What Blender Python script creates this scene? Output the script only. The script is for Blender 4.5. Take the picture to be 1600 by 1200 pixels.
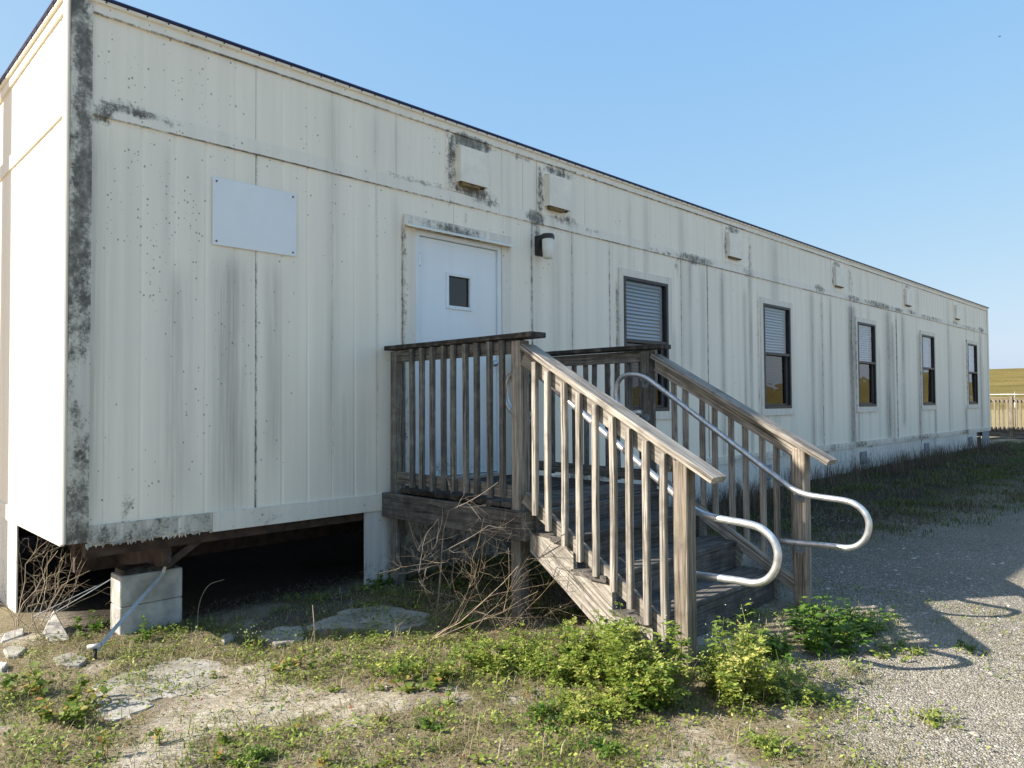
import bpy, bmesh, math, random
import numpy as np
from mathutils import Vector, Matrix

for o in list(bpy.data.objects):
    bpy.data.objects.remove(o)
random.seed(7)
RNG = np.random.default_rng(11)
S = bpy.context.scene
COL = S.collection
R = math.radians

# ------------------------------------------------------------------ camera
CAM = np.array([-1.1973, -4.9319, 0.7968])
YAW, PIT, ROLL, FPX = R(44.903), R(1.482), R(-0.356), 1145.2
FW = np.array([math.sin(YAW) * math.cos(PIT), math.cos(YAW) * math.cos(PIT), math.sin(PIT)])
_r = np.array([math.cos(YAW), -math.sin(YAW), 0.0])
_u = np.cross(_r, FW)
RT = _r * math.cos(ROLL) + _u * math.sin(ROLL)
UP = -_r * math.sin(ROLL) + _u * math.cos(ROLL)
cam = bpy.data.cameras.new('camera')
cam.sensor_width = 36.0
cam.lens = 36.0 * FPX / 1600.0
cam.clip_start = 0.05
cam.clip_end = 4000
camo = bpy.data.objects.new('camera', cam)
COL.objects.link(camo)
camo.matrix_world = Matrix(((RT[0], UP[0], -FW[0], CAM[0]), (RT[1], UP[1], -FW[1], CAM[1]),
                            (RT[2], UP[2], -FW[2], CAM[2]), (0, 0, 0, 1)))
S.camera = camo
S.render.resolution_x, S.render.resolution_y = 1024, 768

# ------------------------------------------------------------------ sky, sun, exposure
SUN = Vector((-1.39, 1.02, 1.11)).normalized()          # towards the sun
EL = math.asin(SUN.z)
AZ = math.atan2(SUN.x, SUN.y)                           # clockwise from +Y
w = bpy.data.worlds.new('World')
S.world = w
w.use_nodes = True
nt = w.node_tree
bg = nt.nodes['Background']
sky = nt.nodes.new('ShaderNodeTexSky')
sky.sky_type = 'NISHITA'
sky.sun_disc = False
sky.sun_elevation = EL
sky.sun_rotation = AZ
sky.altitude = 0
sky.air_density = 1.0
sky.dust_density = 1.5
sky.ozone_density = 4.0
# soft highlight shoulder on the whole sky (as the photograph's own tone curve), the same in every direction
sepc = nt.nodes.new('ShaderNodeSeparateColor')
comc = nt.nodes.new('ShaderNodeCombineColor')
nt.links.new(sky.outputs[0], sepc.inputs[0])
for ch, (ga, gn) in enumerate(((0.61, 0.91), (0.35, 1.36), (0.08, 2.38))):
    pw = nt.nodes.new('ShaderNodeMath'); pw.operation = 'POWER'; pw.inputs[1].default_value = ga
    ml = nt.nodes.new('ShaderNodeMath'); ml.operation = 'MULTIPLY'; ml.inputs[1].default_value = gn
    nt.links.new(sepc.outputs[ch], pw.inputs[0]); nt.links.new(pw.outputs[0], ml.inputs[0]); nt.links.new(ml.outputs[0], comc.inputs[ch])
nt.links.new(comc.outputs[0], bg.inputs[0])
bg.inputs[1].default_value = 0.135
sl = bpy.data.lights.new('sun', 'SUN')
sl.energy = 4.4
sl.angle = R(0.5)
sl.color = (1.0, 0.93, 0.82)
so = bpy.data.objects.new('sun', sl)
COL.objects.link(so)
so.rotation_euler = SUN.to_track_quat('Z', 'Y').to_euler()
S.view_settings.view_transform = 'Standard'
S.view_settings.look = 'None'
S.view_settings.gamma = 1
S.view_settings.exposure = 1.35
S.view_settings.use_curve_mapping = False


# ------------------------------------------------------------------ pixel helpers (directions only)
def ray(u, v):
    return FW * FPX + RT * (u - 800) - UP * (v - 600)


def wallx(u, v=600):                                   # x on the facade plane
    d = ray(u, v)
    t = -CAM[1] / d[1]
    return float(CAM[0] + t * d[0])


# ------------------------------------------------------------------ noise
def vnoise(x, y, seed=0):
    x = np.asarray(x, float); y = np.asarray(y, float)
    xi = np.floor(x).astype(np.int64); yi = np.floor(y).astype(np.int64)
    xf = x - xi; yf = y - yi
    xf = xf * xf * (3 - 2 * xf); yf = yf * yf * (3 - 2 * yf)

    def h(a, b):
        n = (a * 374761393 + b * 668265263 + seed * 974634777) & 0xffffffff
        n = ((n ^ (n >> 13)) * 1274126177) & 0xffffffff
        n = n ^ (n >> 16)
        return (n & 0xffff) / 65535.0
    return (h(xi, yi) * (1 - xf) + h(xi + 1, yi) * xf) * (1 - yf) + (h(xi, yi + 1) * (1 - xf) + h(xi + 1, yi + 1) * xf) * yf


def fbm(x, y, seed=0, o=4):
    s = 0; a = 0.5; t = 0
    for k in range(o):
        s = s + a * vnoise(np.asarray(x) * 2 ** k, np.asarray(y) * 2 ** k, seed + k); t += a; a *= 0.5
    return s / t


def sstep(a, b, x):
    t = np.clip((np.asarray(x, float) - a) / (b - a), 0, 1)
    return t * t * (3 - 2 * t)


def ground_z(x, y):
    x = np.asarray(x, float); y = np.asarray(y, float)
    z = np.interp(x, [-6, 0.5, 2.3, 4.0, 8.0, 26.0, 60], [-0.70, -0.68, -0.645, -0.61, -0.56, -0.53, -0.5])
    z = z + 0.10 * sstep(-2.2, -0.2, y) * sstep(6, 10, x) * (1 - sstep(0.5, 2, y))
    near = (1 - sstep(14, 40, np.hypot(x, y)))
    z = z + near * (0.05 * (fbm(x * 0.9, y * 0.9, 3) - 0.5) + 0.02 * (fbm(x * 5, y * 5, 5) - 0.5))
    return z


def gz(x, y):
    return float(ground_z(x, y))


def gpix(u, v):                                        # ground point under a pixel
    d = ray(u, v); z = -0.65
    for _ in range(8):
        t = (z - CAM[2]) / d[2]
        p = CAM + t * d
        z = gz(p[0], p[1])
    return float(p[0]), float(p[1]), z


# ------------------------------------------------------------------ material helpers
def nmat(name):
    m = bpy.data.materials.new(name)
    m.use_nodes = True
    n = m.node_tree
    return m, n, n.nodes['Principled BSDF']


def N(n, t, **k):
    nd = n.nodes.new(t)
    for a, b in k.items():
        setattr(nd, a, b)
    return nd


def L(n, a, b):
    n.links.new(a, b)


def noise(n, vec, scale, detail=4, rough=0.6):
    t = N(n, 'ShaderNodeTexNoise')
    t.inputs['Scale'].default_value = scale
    t.inputs['Detail'].default_value = detail
    t.inputs['Roughness'].default_value = rough
    if vec is not None: L(n, vec, t.inputs['Vector'])
    return t.outputs['Fac']


def mapping(n, vec, scale, loc=(0, 0, 0)):
    m = N(n, 'ShaderNodeMapping')
    m.inputs['Scale'].default_value = scale
    m.inputs['Location'].default_value = loc
    L(n, vec, m.inputs['Vector'])
    return m.outputs[0]


def math_(n, op, a, b=None, c=None, clamp=False):
    m = N(n, 'ShaderNodeMath', operation=op, use_clamp=clamp)
    for i, v in enumerate((a, b, c)):
        if v is None: continue
        if isinstance(v, (int, float)): m.inputs[i].default_value = v
        else: L(n, v, m.inputs[i])
    return m.outputs[0]


def mapr(n, v, a, b, c=0.0, d=1.0, smooth=True):
    m = N(n, 'ShaderNodeMapRange')
    if smooth: m.interpolation_type = 'SMOOTHSTEP'
    m.inputs[1].default_value = a; m.inputs[2].default_value = b
    m.inputs[3].default_value = c; m.inputs[4].default_value = d
    L(n, v, m.inputs[0])
    return m.outputs[0]


def mix(n, f, a, b, blend='MIX'):
    m = N(n, 'ShaderNodeMix', data_type='RGBA', blend_type=blend)
    if isinstance(f, (int, float)): m.inputs[0].default_value = f
    else: L(n, f, m.inputs[0])
    for i, v in ((6, a), (7, b)):
        if isinstance(v, tuple): m.inputs[i].default_value = (*v[:3], 1)
        else: L(n, v, m.inputs[i])
    return m.outputs[2]


def ramp(n, f, stops):
    r = N(n, 'ShaderNodeValToRGB')
    e = r.color_ramp.elements
    while len(e) < len(stops): e.new(0.5)
    for i, (p, c) in enumerate(stops):
        e[i].position = p; e[i].color = (*c, 1)
    L(n, f, r.inputs[0])
    return r.outputs[0]


def bump(n, h, strength, dist, b):
    bm = N(n, 'ShaderNodeBump')
    bm.inputs['Strength'].default_value = strength
    bm.inputs['Distance'].default_value = dist
    L(n, h, bm.inputs['Height'])
    L(n, bm.outputs[0], b.inputs['Normal'])


def attr(n, name):
    a = N(n, 'ShaderNodeAttribute', attribute_name=name)
    return a.outputs['Fac']


# ------------------------------------------------------------------ materials
def siding_mat(name, base, base2):
    m, n, b = nmat(name)
    geo = N(n, 'ShaderNodeNewGeometry')
    pos = geo.outputs['Position']
    streak = noise(n, mapping(n, pos, (9, 9, 0.35)), 1.0, 5, 0.65)
    col = mix(n, mapr(n, streak, 0.36, 0.66), base, base2)
    blot = noise(n, mapping(n, pos, (1.0, 1.0, 0.6)), 0.9, 3, 0.5)
    col = mix(n, math_(n, 'MULTIPLY', mapr(n, blot, 0.4, 0.7), 0.35), col, (0.76, 0.715, 0.62))
    film = attr(n, 'film')
    fs = noise(n, mapping(n, pos, (26, 26, 0.7)), 1.0, 4, 0.7)
    ff = math_(n, 'MULTIPLY', film, mapr(n, fs, 0.2, 0.62), clamp=True)
    col = mix(n, ff, col, (0.20, 0.19, 0.172))
    # hard mildew
    d = attr(n, 'dirt')
    n1 = noise(n, mapping(n, pos, (1, 1, 0.7)), 16.0, 6, 0.72)
    n2 = noise(n, pos, 70.0, 3, 0.6)
    nn = math_(n, 'ADD', math_(n, 'MULTIPLY', math_(n, 'SUBTRACT', n1, 0.5), 1.9), math_(n, 'MULTIPLY', math_(n, 'SUBTRACT', n2, 0.5), 0.8))
    dm = mapr(n, math_(n, 'ADD', d, math_(n, 'MULTIPLY', nn, mapr(n, d, 0.0, 0.25))), 0.27, 0.92)
    dcol = mix(n, mapr(n, n1, .34, .66), (0.26, 0.236, 0.198), (0.035, 0.032, 0.027))
    col = mix(n, math_(n, 'MULTIPLY', dm, 0.9), col, dcol)
    # small mildew dots
    v = N(n, 'ShaderNodeTexVoronoi')
    v.inputs['Scale'].default_value = 52.0
    v.inputs['Randomness'].default_value = 1.0
    L(n, mapping(n, pos, (1, 0.02, 0.8)), v.inputs['Vector'])
    sep = N(n, 'ShaderNodeSeparateColor'); L(n, v.outputs['Color'], sep.inputs[0])
    size = math_(n, 'MULTIPLY', math_(n, 'POWER', sep.outputs[0], 3.6), 0.36)
    dot = math_(n, 'LESS_THAN', math_(n, 'ADD', v.outputs['Distance'], math_(n, 'MULTIPLY', math_(n, 'SUBTRACT', n2, 0.5), 0.16)), size)
    keep = math_(n, 'LESS_THAN', sep.outputs[1], attr(n, 'spot'))
    dots = math_(n, 'MULTIPLY', math_(n, 'MULTIPLY', dot, keep), 0.62)
    col = mix(n, dots, col, (0.07, 0.065, 0.06))
    L(n, col, b.inputs['Base Color'])
    b.inputs['Roughness'].default_value = 0.55
    b.inputs['Specular IOR Level'].default_value = 0.35
    bump(n, noise(n, mapping(n, pos, (120, 120, 3)), 1.0, 3, 0.6), 0.08, 0.002, b)
    return m


M = {}
M['siding'] = siding_mat('painted_siding', (0.90, 0.825, 0.69), (0.85, 0.775, 0.645))
M['trim'] = siding_mat('painted_trim', (0.85, 0.795, 0.685), (0.79, 0.735, 0.63))
M['door_leaf'] = siding_mat('door_leaf_paint', (0.82, 0.865, 0.885), (0.79, 0.835, 0.86))
M['skirt'] = siding_mat('skirting_paint', (0.74, 0.72, 0.67), (0.64, 0.63, 0.59))


def simple(name, c, rough=0.5, metal=0.0, var=0.0, scale=8, bumpv=0.0, spec=0.5):
    m, n, b = nmat(name)
    geo = N(n, 'ShaderNodeTexCoord')
    f = noise(n, geo.outputs['Object'], scale, 5, 0.65)
    if var > 0:
        col = mix(n, mapr(n, f, 0.3, 0.7), tuple(x * (1 - var) for x in c), tuple(min(1, x * (1 + var)) for x in c))
        L(n, col, b.inputs['Base Color'])
    else:
        b.inputs['Base Color'].default_value = (*c, 1)
    b.inputs['Roughness'].default_value = rough
    b.inputs['Metallic'].default_value = metal
    b.inputs['Specular IOR Level'].default_value = spec
    if bumpv > 0: bump(n, noise(n, geo.outputs['Object'], scale * 6, 4, 0.6), bumpv, 0.004, b)
    return m


M['door'] = simple('door_paint', (0.74, 0.78, 0.80), 0.42, var=0.05, scale=3)
M['sign'] = simple('sign_aluminium', (0.76, 0.79, 0.80), 0.35, var=0.03, scale=2)
M['bronze'] = simple('bronze_frame', (0.028, 0.026, 0.027), 0.45, metal=0.0, var=0.3)
M['blue'] = simple('blue_roof_edge', (0.012, 0.02, 0.10), 0.4, var=0.3)
M['screw'] = simple('screw_rust', (0.05, 0.04, 0.035), 0.6)
M['black'] = simple('black_plastic', (0.02, 0.02, 0.022), 0.45)
M['jar'] = simple('opal_glass', (0.72, 0.71, 0.63), 0.3, var=0.08, scale=9)
M['vent'] = simple('vent_paint', (0.82, 0.765, 0.65), 0.5, var=0.07, scale=6)
M['foam'] = simple('yellow_foam', (0.20, 0.15, 0.07), 0.9, var=0.6, scale=25)
M['steel'] = simple('rusty_steel', (0.055, 0.036, 0.028), 0.8, var=0.5, scale=12, bumpv=0.3)
M['galv'] = simple('galvanised_pipe', (0.56, 0.57, 0.575), 0.38, metal=0.75, var=0.22, scale=22)
M['strap'] = simple('galvanised_strap', (0.46, 0.46, 0.44), 0.5, metal=0.3, var=0.15, scale=20)
M['block'] = simple('painted_block', (0.40, 0.385, 0.345), 0.9, var=0.3, scale=6, bumpv=0.8)
M['blind'] = simple('blind_slat', (0.42, 0.49, 0.55), 0.5)
M['interior'] = simple('interior_wall', (0.20, 0.17, 0.13), 0.9)
M['roof'] = simple('roof_membrane', (0.35, 0.35, 0.36), 0.8, var=0.2)
M['scrap'] = simple('weathered_white_scrap', (0.44, 0.41, 0.36), 0.85, var=0.45, scale=9, bumpv=0.6)
M['skvent'] = simple('grey_vent', (0.22, 0.25, 0.28), 0.6, var=0.2)
M['brass'] = simple('satin_knob', (0.45, 0.47, 0.50), 0.25, metal=0.9)


def concrete_mat():
    m, n, b = nmat('old_concrete')
    pos = N(n, 'ShaderNodeNewGeometry').outputs['Position']
    a = noise(n, pos, 3.0, 6, 0.65)
    col = ramp(n, a, [(0.32, (0.13, 0.115, 0.085)), (0.5, (0.30, 0.28, 0.24)), (0.72, (0.46, 0.44, 0.39))])
    f = noise(n, pos, 60, 4, 0.7)
    col = mix(n, mapr(n, f, 0.55, 0.75, 0, 0.5), col, (0.10, 0.09, 0.075))
    L(n, col, b.inputs['Base Color'])
    b.inputs['Roughness'].default_value = 0.95
    bump(n, noise(n, pos, 45, 6, 0.7), 0.6, 0.01, b)
    return m


M['concrete'] = concrete_mat()


def glass_mat(name, tint, ior=1.45, refl=1.0, wav=.25):
    m, n, b = nmat(name)
    n.nodes.remove(b)
    out = n.nodes['Material Output']
    tr = N(n, 'ShaderNodeBsdfTransparent'); tr.inputs[0].default_value = (*tint, 1)
    gl = N(n, 'ShaderNodeBsdfGlossy'); gl.inputs['Roughness'].default_value = 0.015
    gl.inputs[0].default_value = (0.95, 0.95, 0.95, 1)
    fr = N(n, 'ShaderNodeFresnel'); fr.inputs[0].default_value = ior
    ge = N(n, 'ShaderNodeNewGeometry')
    # the same index on both faces of the thin pane, so the far face does not reflect totally
    L(n, mapr(n, ge.outputs['Backfacing'], 0, 1, ior, 1 / ior, False), fr.inputs[0])
    bm = N(n, 'ShaderNodeBump'); bm.inputs['Strength'].default_value = wav; bm.inputs['Distance'].default_value = 0.012
    L(n, noise(n, mapping(n, ge.outputs['Position'], (1.2, 1, 3)), 2.2, 2, 0.4), bm.inputs['Height'])
    L(n, bm.outputs[0], gl.inputs['Normal'])
    mx = N(n, 'ShaderNodeMixShader')
    L(n, math_(n, 'MULTIPLY', fr.outputs[0], refl, clamp=True), mx.inputs[0])
    L(n, tr.outputs[0], mx.inputs[1]); L(n, gl.outputs[0], mx.inputs[2])
    L(n, mx.outputs[0], out.inputs[0])
    return m


M['glass'] = glass_mat('window_glass', (0.86, 0.90, 0.94), 1.5, 1.0, .03)
M['glass_screen'] = glass_mat('screened_glass', (0.42, 0.43, 0.44), 1.5, 1.15, .12)


def wood_mat(name, dark, mid, light, moss=0.0, black=0.0):
    m, n, b = nmat(name)
    tc = N(n, 'ShaderNodeTexCoord')
    oi = N(n, 'ShaderNodeObjectInfo')
    off = N(n, 'ShaderNodeVectorMath', operation='SCALE')
    off.inputs[0].default_value = (7.3, 3.1, 5.7)
    L(n, math_(n, 'MULTIPLY', oi.outputs['Random'], 37.0), off.inputs['Scale'])
    add = N(n, 'ShaderNodeVectorMath', operation='ADD')
    L(n, tc.outputs['Object'], add.inputs[0]); L(n, off.outputs[0], add.inputs[1])
    p = add.outputs[0]
    # fibres bend round slow waves along the board
    wv = N(n, 'ShaderNodeTexNoise'); wv.inputs['Scale'].default_value = 2.2; wv.inputs['Detail'].default_value = 2
    L(n, p, wv.inputs['Vector'])
    vs = N(n, 'ShaderNodeVectorMath', operation='SCALE'); vs.inputs['Scale'].default_value = 0.02
    L(n, wv.outputs['Color'], vs.inputs[0])
    ad2 = N(n, 'ShaderNodeVectorMath', operation='ADD'); L(n, p, ad2.inputs[0]); L(n, vs.outputs[0], ad2.inputs[1])
    q = ad2.outputs[0]
    g1 = noise(n, mapping(n, q, (2.2, 90, 90)), 1.0, 4, 0.62)
    g2 = noise(n, mapping(n, q, (5, 260, 260)), 1.0, 3, 0.6)
    g = math_(n, 'ADD', math_(n, 'MULTIPLY', g1, 0.68), math_(n, 'MULTIPLY', g2, 0.32))
    col = ramp(n, g, [(0.36, dark), (0.48, mid), (0.62, light)])
    crack = noise(n, mapping(n, q, (1.3, 55, 55)), 1.0, 2, 0.5)
    cm = mapr(n, crack, 0.61, 0.68)
    col = mix(n, math_(n, 'MULTIPLY', cm, 0.75), col, (0.03, 0.024, 0.018))
    blot = noise(n, p, 5.0, 4, 0.6)
    col = mix(n, mapr(n, blot, 0.48, 0.72, 0, 0.6), col, tuple(x * 0.85 for x in dark))
    val = math_(n, 'ADD', math_(n, 'MULTIPLY', oi.outputs['Random'], 0.5), 0.78)
    hs = N(n, 'ShaderNodeHueSaturation'); L(n, col, hs.inputs['Color']); L(n, val, hs.inputs['Value'])
    col = hs.outputs[0]
    if moss > 0:
        ms = noise(n, p, 9.0, 5, 0.7)
        col = mix(n, mapr(n, ms, 0.5, 0.68, 0, moss), col, (0.13, 0.12, 0.035))
    if black > 0:
        bs = noise(n, p, 11.0, 5, 0.7)
        col = mix(n, mapr(n, bs, 0.36, 0.56, 0, black), col, (0.018, 0.015, 0.013))
    L(n, col, b.inputs['Base Color'])
    b.inputs['Roughness'].default_value = 0.86
    b.inputs['Specular IOR Level'].default_value = 0.25
    h = math_(n, 'SUBTRACT', g, math_(n, 'MULTIPLY', cm, 0.6))
    bump(n, h, 0.7, 0.004, b)
    return m


M['wood'] = wood_mat('weathered_wood', (0.105, 0.092, 0.078), (0.255, 0.228, 0.193), (0.44, 0.402, 0.35))
M['wood_post'] = wood_mat('post_wood', (0.088, 0.07, 0.054), (0.215, 0.18, 0.142), (0.36, 0.312, 0.255), moss=0.2)
M['wood_moss'] = wood_mat('mossy_wood', (0.08, 0.071, 0.061), (0.18, 0.164, 0.142), (0.30, 0.278, 0.245), moss=0.2, black=0.35)
M['wood_black'] = wood_mat('mildewed_wood', (0.03, 0.026, 0.022), (0.075, 0.065, 0.055), (0.14, 0.12, 0.10), black=0.8)
M['wood_tread'] = wood_mat('tread_wood', (0.06, 0.054, 0.05), (0.13, 0.117, 0.105), (0.21, 0.19, 0.168), black=0.4)
M['wood_fence'] = wood_mat('fence_wood', (0.10, 0.082, 0.062), (0.185, 0.155, 0.118), (0.27, 0.23, 0.18))


def twig_mat(name, a, c):
    m, n, b = nmat(name)
    p = N(n, 'ShaderNodeNewGeometry').outputs['Position']
    col = mix(n, mapr(n, noise(n, p, 14, 4, 0.7), 0.3, 0.7), a, c)
    L(n, col, b.inputs['Base Color'])
    b.inputs['Roughness'].default_value = 0.9
    return m


M['twig'] = twig_mat('dry_twig', (0.17, 0.118, 0.07), (0.40, 0.315, 0.215))
M['twig_grey'] = twig_mat('grey_bark', (0.10, 0.085, 0.07), (0.24, 0.205, 0.17))
M['vine'] = twig_mat('dead_vine', (0.22, 0.17, 0.11), (0.40, 0.33, 0.24))
M['pole'] = twig_mat('shade_pole_wood', (0.10, 0.075, 0.05), (0.19, 0.15, 0.11))


def leaf_mat(name, a, c, d, trans=0.35):
    m, n, b = nmat(name)
    out = n.nodes['Material Output']
    t = attr(n, 'tint')
    col = ramp(n, t, [(0.0, a), (0.5, c), (1.0, d)])
    L(n, col, b.inputs['Base Color'])
    b.inputs['Roughness'].default_value = 0.55
    b.inputs['Specular IOR Level'].default_value = 0.35
    tr = N(n, 'ShaderNodeBsdfTranslucent'); L(n, col, tr.inputs[0])
    mx = N(n, 'ShaderNodeMixShader'); mx.inputs[0].default_value = trans
    L(n, b.outputs[0], mx.inputs[1]); L(n, tr.outputs[0], mx.inputs[2])
    L(n, mx.outputs[0], out.inputs[0])
    return m


M['leaf_yellow'] = leaf_mat('yellow_green_leaf', (0.10, 0.17, 0.025), (0.27, 0.335, 0.055), (0.50, 0.475, 0.14))
M['leaf_green'] = leaf_mat('bright_green_leaf', (0.05, 0.12, 0.015), (0.13, 0.23, 0.03), (0.26, 0.32, 0.06))
M['leaf_oval'] = leaf_mat('oval_leaf', (0.09, 0.16, 0.02), (0.20, 0.26, 0.04), (0.42, 0.22, 0.07))
M['grass'] = leaf_mat('grass_blade', (0.045, 0.075, 0.016), (0.14, 0.17, 0.035), (0.32, 0.29, 0.10))
M['dry'] = leaf_mat('dry_grass', (0.20, 0.15, 0.085), (0.34, 0.27, 0.16), (0.48, 0.41, 0.28), 0.2)
M['deadweed'] = leaf_mat('dead_weed', (0.07, 0.05, 0.035), (0.13, 0.095, 0.065), (0.22, 0.17, 0.11), 0.15)
M['flower'] = simple('small_pale_flower', (0.62, 0.62, 0.40), 0.8)
M['redleaf'] = leaf_mat('red_leaf', (0.22, 0.05, 0.025), (0.33, 0.09, 0.05), (0.40, 0.16, 0.06))
M['pebble'] = leaf_mat('pebble', (0.17, 0.155, 0.13), (0.37, 0.34, 0.285), (0.58, 0.54, 0.46), 0.0)


def ground_mat():
    m, n, b = nmat('sandy_ground')
    p = N(n, 'ShaderNodeNewGeometry').outputs['Position']
    a = noise(n, p, 1.1, 6, 0.62)
    sand = ramp(n, noise(n, p, 9, 6, 0.7), [(0.3, (0.25, 0.21, 0.15)), (0.5, (0.42, 0.37, 0.29)), (0.72, (0.56, 0.51, 0.42))])
    soil_shade = mix(n, noise(n, p, 40, 4, 0.6), (0.07, 0.055, 0.035), (0.19, 0.15, 0.10))
    col = mix(n, mapr(n, a, 0.46, 0.62, 0, 0.8), sand, soil_shade)
    # thin moss and trodden dead grass
    ms = noise(n, p, 2.3, 6, 0.7)
    veg = attr(n, 'veg')
    vm = mapr(n, math_(n, 'ADD', math_(n, 'MULTIPLY', math_(n, 'SUBTRACT', ms, 0.5), 1.6), veg), 0.42, 0.75, 0, 0.85)
    vcol = mix(n, noise(n, p, 22, 5, 0.7), (0.105, 0.092, 0.04), (0.25, 0.20, 0.115))
    col = mix(n, vm, col, vcol)
    # gravel: voronoi stones
    v = N(n, 'ShaderNodeTexVoronoi'); v.inputs['Scale'].default_value = 110
    L(n, p, v.inputs['Vector'])
    sep = N(n, 'ShaderNodeSeparateColor'); L(n, v.outputs['Color'], sep.inputs[0])
    st = ramp(n, sep.outputs[0], [(0.0, (0.17, 0.155, 0.13)), (0.45, (0.33, 0.30, 0.25)), (0.8, (0.47, 0.43, 0.355)), (1.0, (0.62, 0.58, 0.49))])
    st = mix(n, mapr(n, v.outputs['Distance'], 0.35, 0.75, 0, 0.7), st, (0.22, 0.19, 0.145))
    dirtp = mapr(n, noise(n, p, 0.9, 5, 0.65), 0.47, 0.62, 0, 0.65)
    st = mix(n, dirtp, st, mix(n, noise(n, p, 35, 4, 0.7), (0.17, 0.145, 0.11), (0.40, 0.36, 0.29)))
    gm = mapr(n, math_(n, 'ADD', attr(n, 'gravel'), math_(n, 'MULTIPLY', math_(n, 'SUBTRACT', ms, 0.5), 0.9)), 0.35, 0.65)
    col = mix(n, gm, col, mix(n, math_(n, 'MULTIPLY', vm, 0.25), st, vcol))
    # dry pale field far away
    far = attr(n, 'far')
    fcol = mix(n, noise(n, p, 0.25, 5, 0.6), (0.22, 0.175, 0.075), (0.34, 0.27, 0.12))
    col = mix(n, far, col, fcol)
    dk = attr(n, 'soil_shade')  # mask holds dark soil and painted-in shade
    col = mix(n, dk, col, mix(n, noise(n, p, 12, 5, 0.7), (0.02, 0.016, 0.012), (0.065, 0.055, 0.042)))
    L(n, col, b.inputs['Base Color'])
    b.inputs['Roughness'].default_value = 0.95
    b.inputs['Specular IOR Level'].default_value = 0.2
    h = math_(n, 'ADD', noise(n, p, 30, 6, 0.75), math_(n, 'MULTIPLY', math_(n, 'MULTIPLY', v.outputs['Distance'], gm), -0.9))
    bump(n, h, 0.9, 0.02, b)
    return m


M['ground'] = ground_mat()


def hill_mat():
    m, n, b = nmat('dry_grass_slope')
    p = N(n, 'ShaderNodeNewGeometry').outputs['Position']
    col = ramp(n, noise(n, mapping(n, p, (0.25, 0.08, 1.2)), 1.0, 6, 0.65), [(0.3, (0.105, 0.088, 0.026)), (0.5, (0.155, 0.122, 0.040)), (0.7, (0.20, 0.155, 0.058))])
    L(n, col, b.inputs['Base Color'])
    b.inputs['Roughness'].default_value = 1.0
    b.inputs['Specular IOR Level'].default_value = 0.1
    bump(n, noise(n, p, 1.5, 5, 0.7), 0.6, 0.3, b)
    return m


M['hill'] = hill_mat()


# ------------------------------------------------------------------ object helpers
def link(name, me, mat, parent=None):
    o = bpy.data.objects.new(name, me)
    if mat is not None:
        if len(me.materials) == 0: me.materials.append(M[mat] if isinstance(mat, str) else mat)
    COL.objects.link(o)
    if parent is not None:
        o.parent = parent
        o.matrix_parent_inverse = Matrix.Translation(-parent.location) if parent.type == 'EMPTY' else Matrix.Identity(4)
    return o


def tag(o, label, cat, group=None):
    o['label'] = label; o['category'] = cat
    if group: o['group'] = group
    return o


def thing(name, label, cat, loc, group=None):
    o = bpy.data.objects.new(name, None)
    o.empty_display_size = 0.1
    COL.objects.link(o)
    o.location = loc
    return tag(o, label, cat, group)


def meshdata(name, v, f, smooth=False):
    me = bpy.data.meshes.new(name)
    me.from_pydata([tuple(map(float, p)) for p in v], [], [tuple(map(int, q)) for q in f])
    if smooth: me.polygons.foreach_set('use_smooth', [True] * len(me.polygons))
    me.update()
    return me


def trimesh_np(name, V, F, tint=None, mat_index=None):
    me = bpy.data.meshes.new(name)
    V = np.ascontiguousarray(V, np.float32); F = np.ascontiguousarray(F, np.int32)
    k = F.shape[1]
    me.vertices.add(len(V)); me.vertices.foreach_set('co', V.ravel())
    me.loops.add(F.size); me.loops.foreach_set('vertex_index', F.ravel())
    me.polygons.add(len(F)); me.polygons.foreach_set('loop_start', np.arange(0, F.size, k, dtype=np.int32))
    if tint is not None:
        a = me.attributes.new('tint', 'FLOAT', 'POINT')
        a.data.foreach_set('value', np.ascontiguousarray(tint, np.float32))
    me.update(calc_edges=True)
    return me


def boxmesh(name, dx, dy, dz, bev=0.0):
    """centred box, bevelled"""
    bm = bmesh.new()
    bmesh.ops.create_cube(bm, size=1.0)
    for v in bm.verts: v.co = Vector((v.co.x * dx, v.co.y * dy, v.co.z * dz))
    if bev > 0:
        bmesh.ops.bevel(bm, geom=list(bm.edges), offset=bev, segments=1, affect='EDGES')
    me = bpy.data.meshes.new(name)
    bm.to_mesh(me); bm.free()
    return me


def box(name, x0, x1, y0, y1, z0, z1, mat, parent=None, bev=0.003):
    me = boxmesh(name, abs(x1 - x0), abs(y1 - y0), abs(z1 - z0), bev)
    me.transform(Matrix.Translation(((x0 + x1) / 2, (y0 + y1) / 2, (z0 + z1) / 2)))
    return link(name, me, mat, parent)


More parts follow.
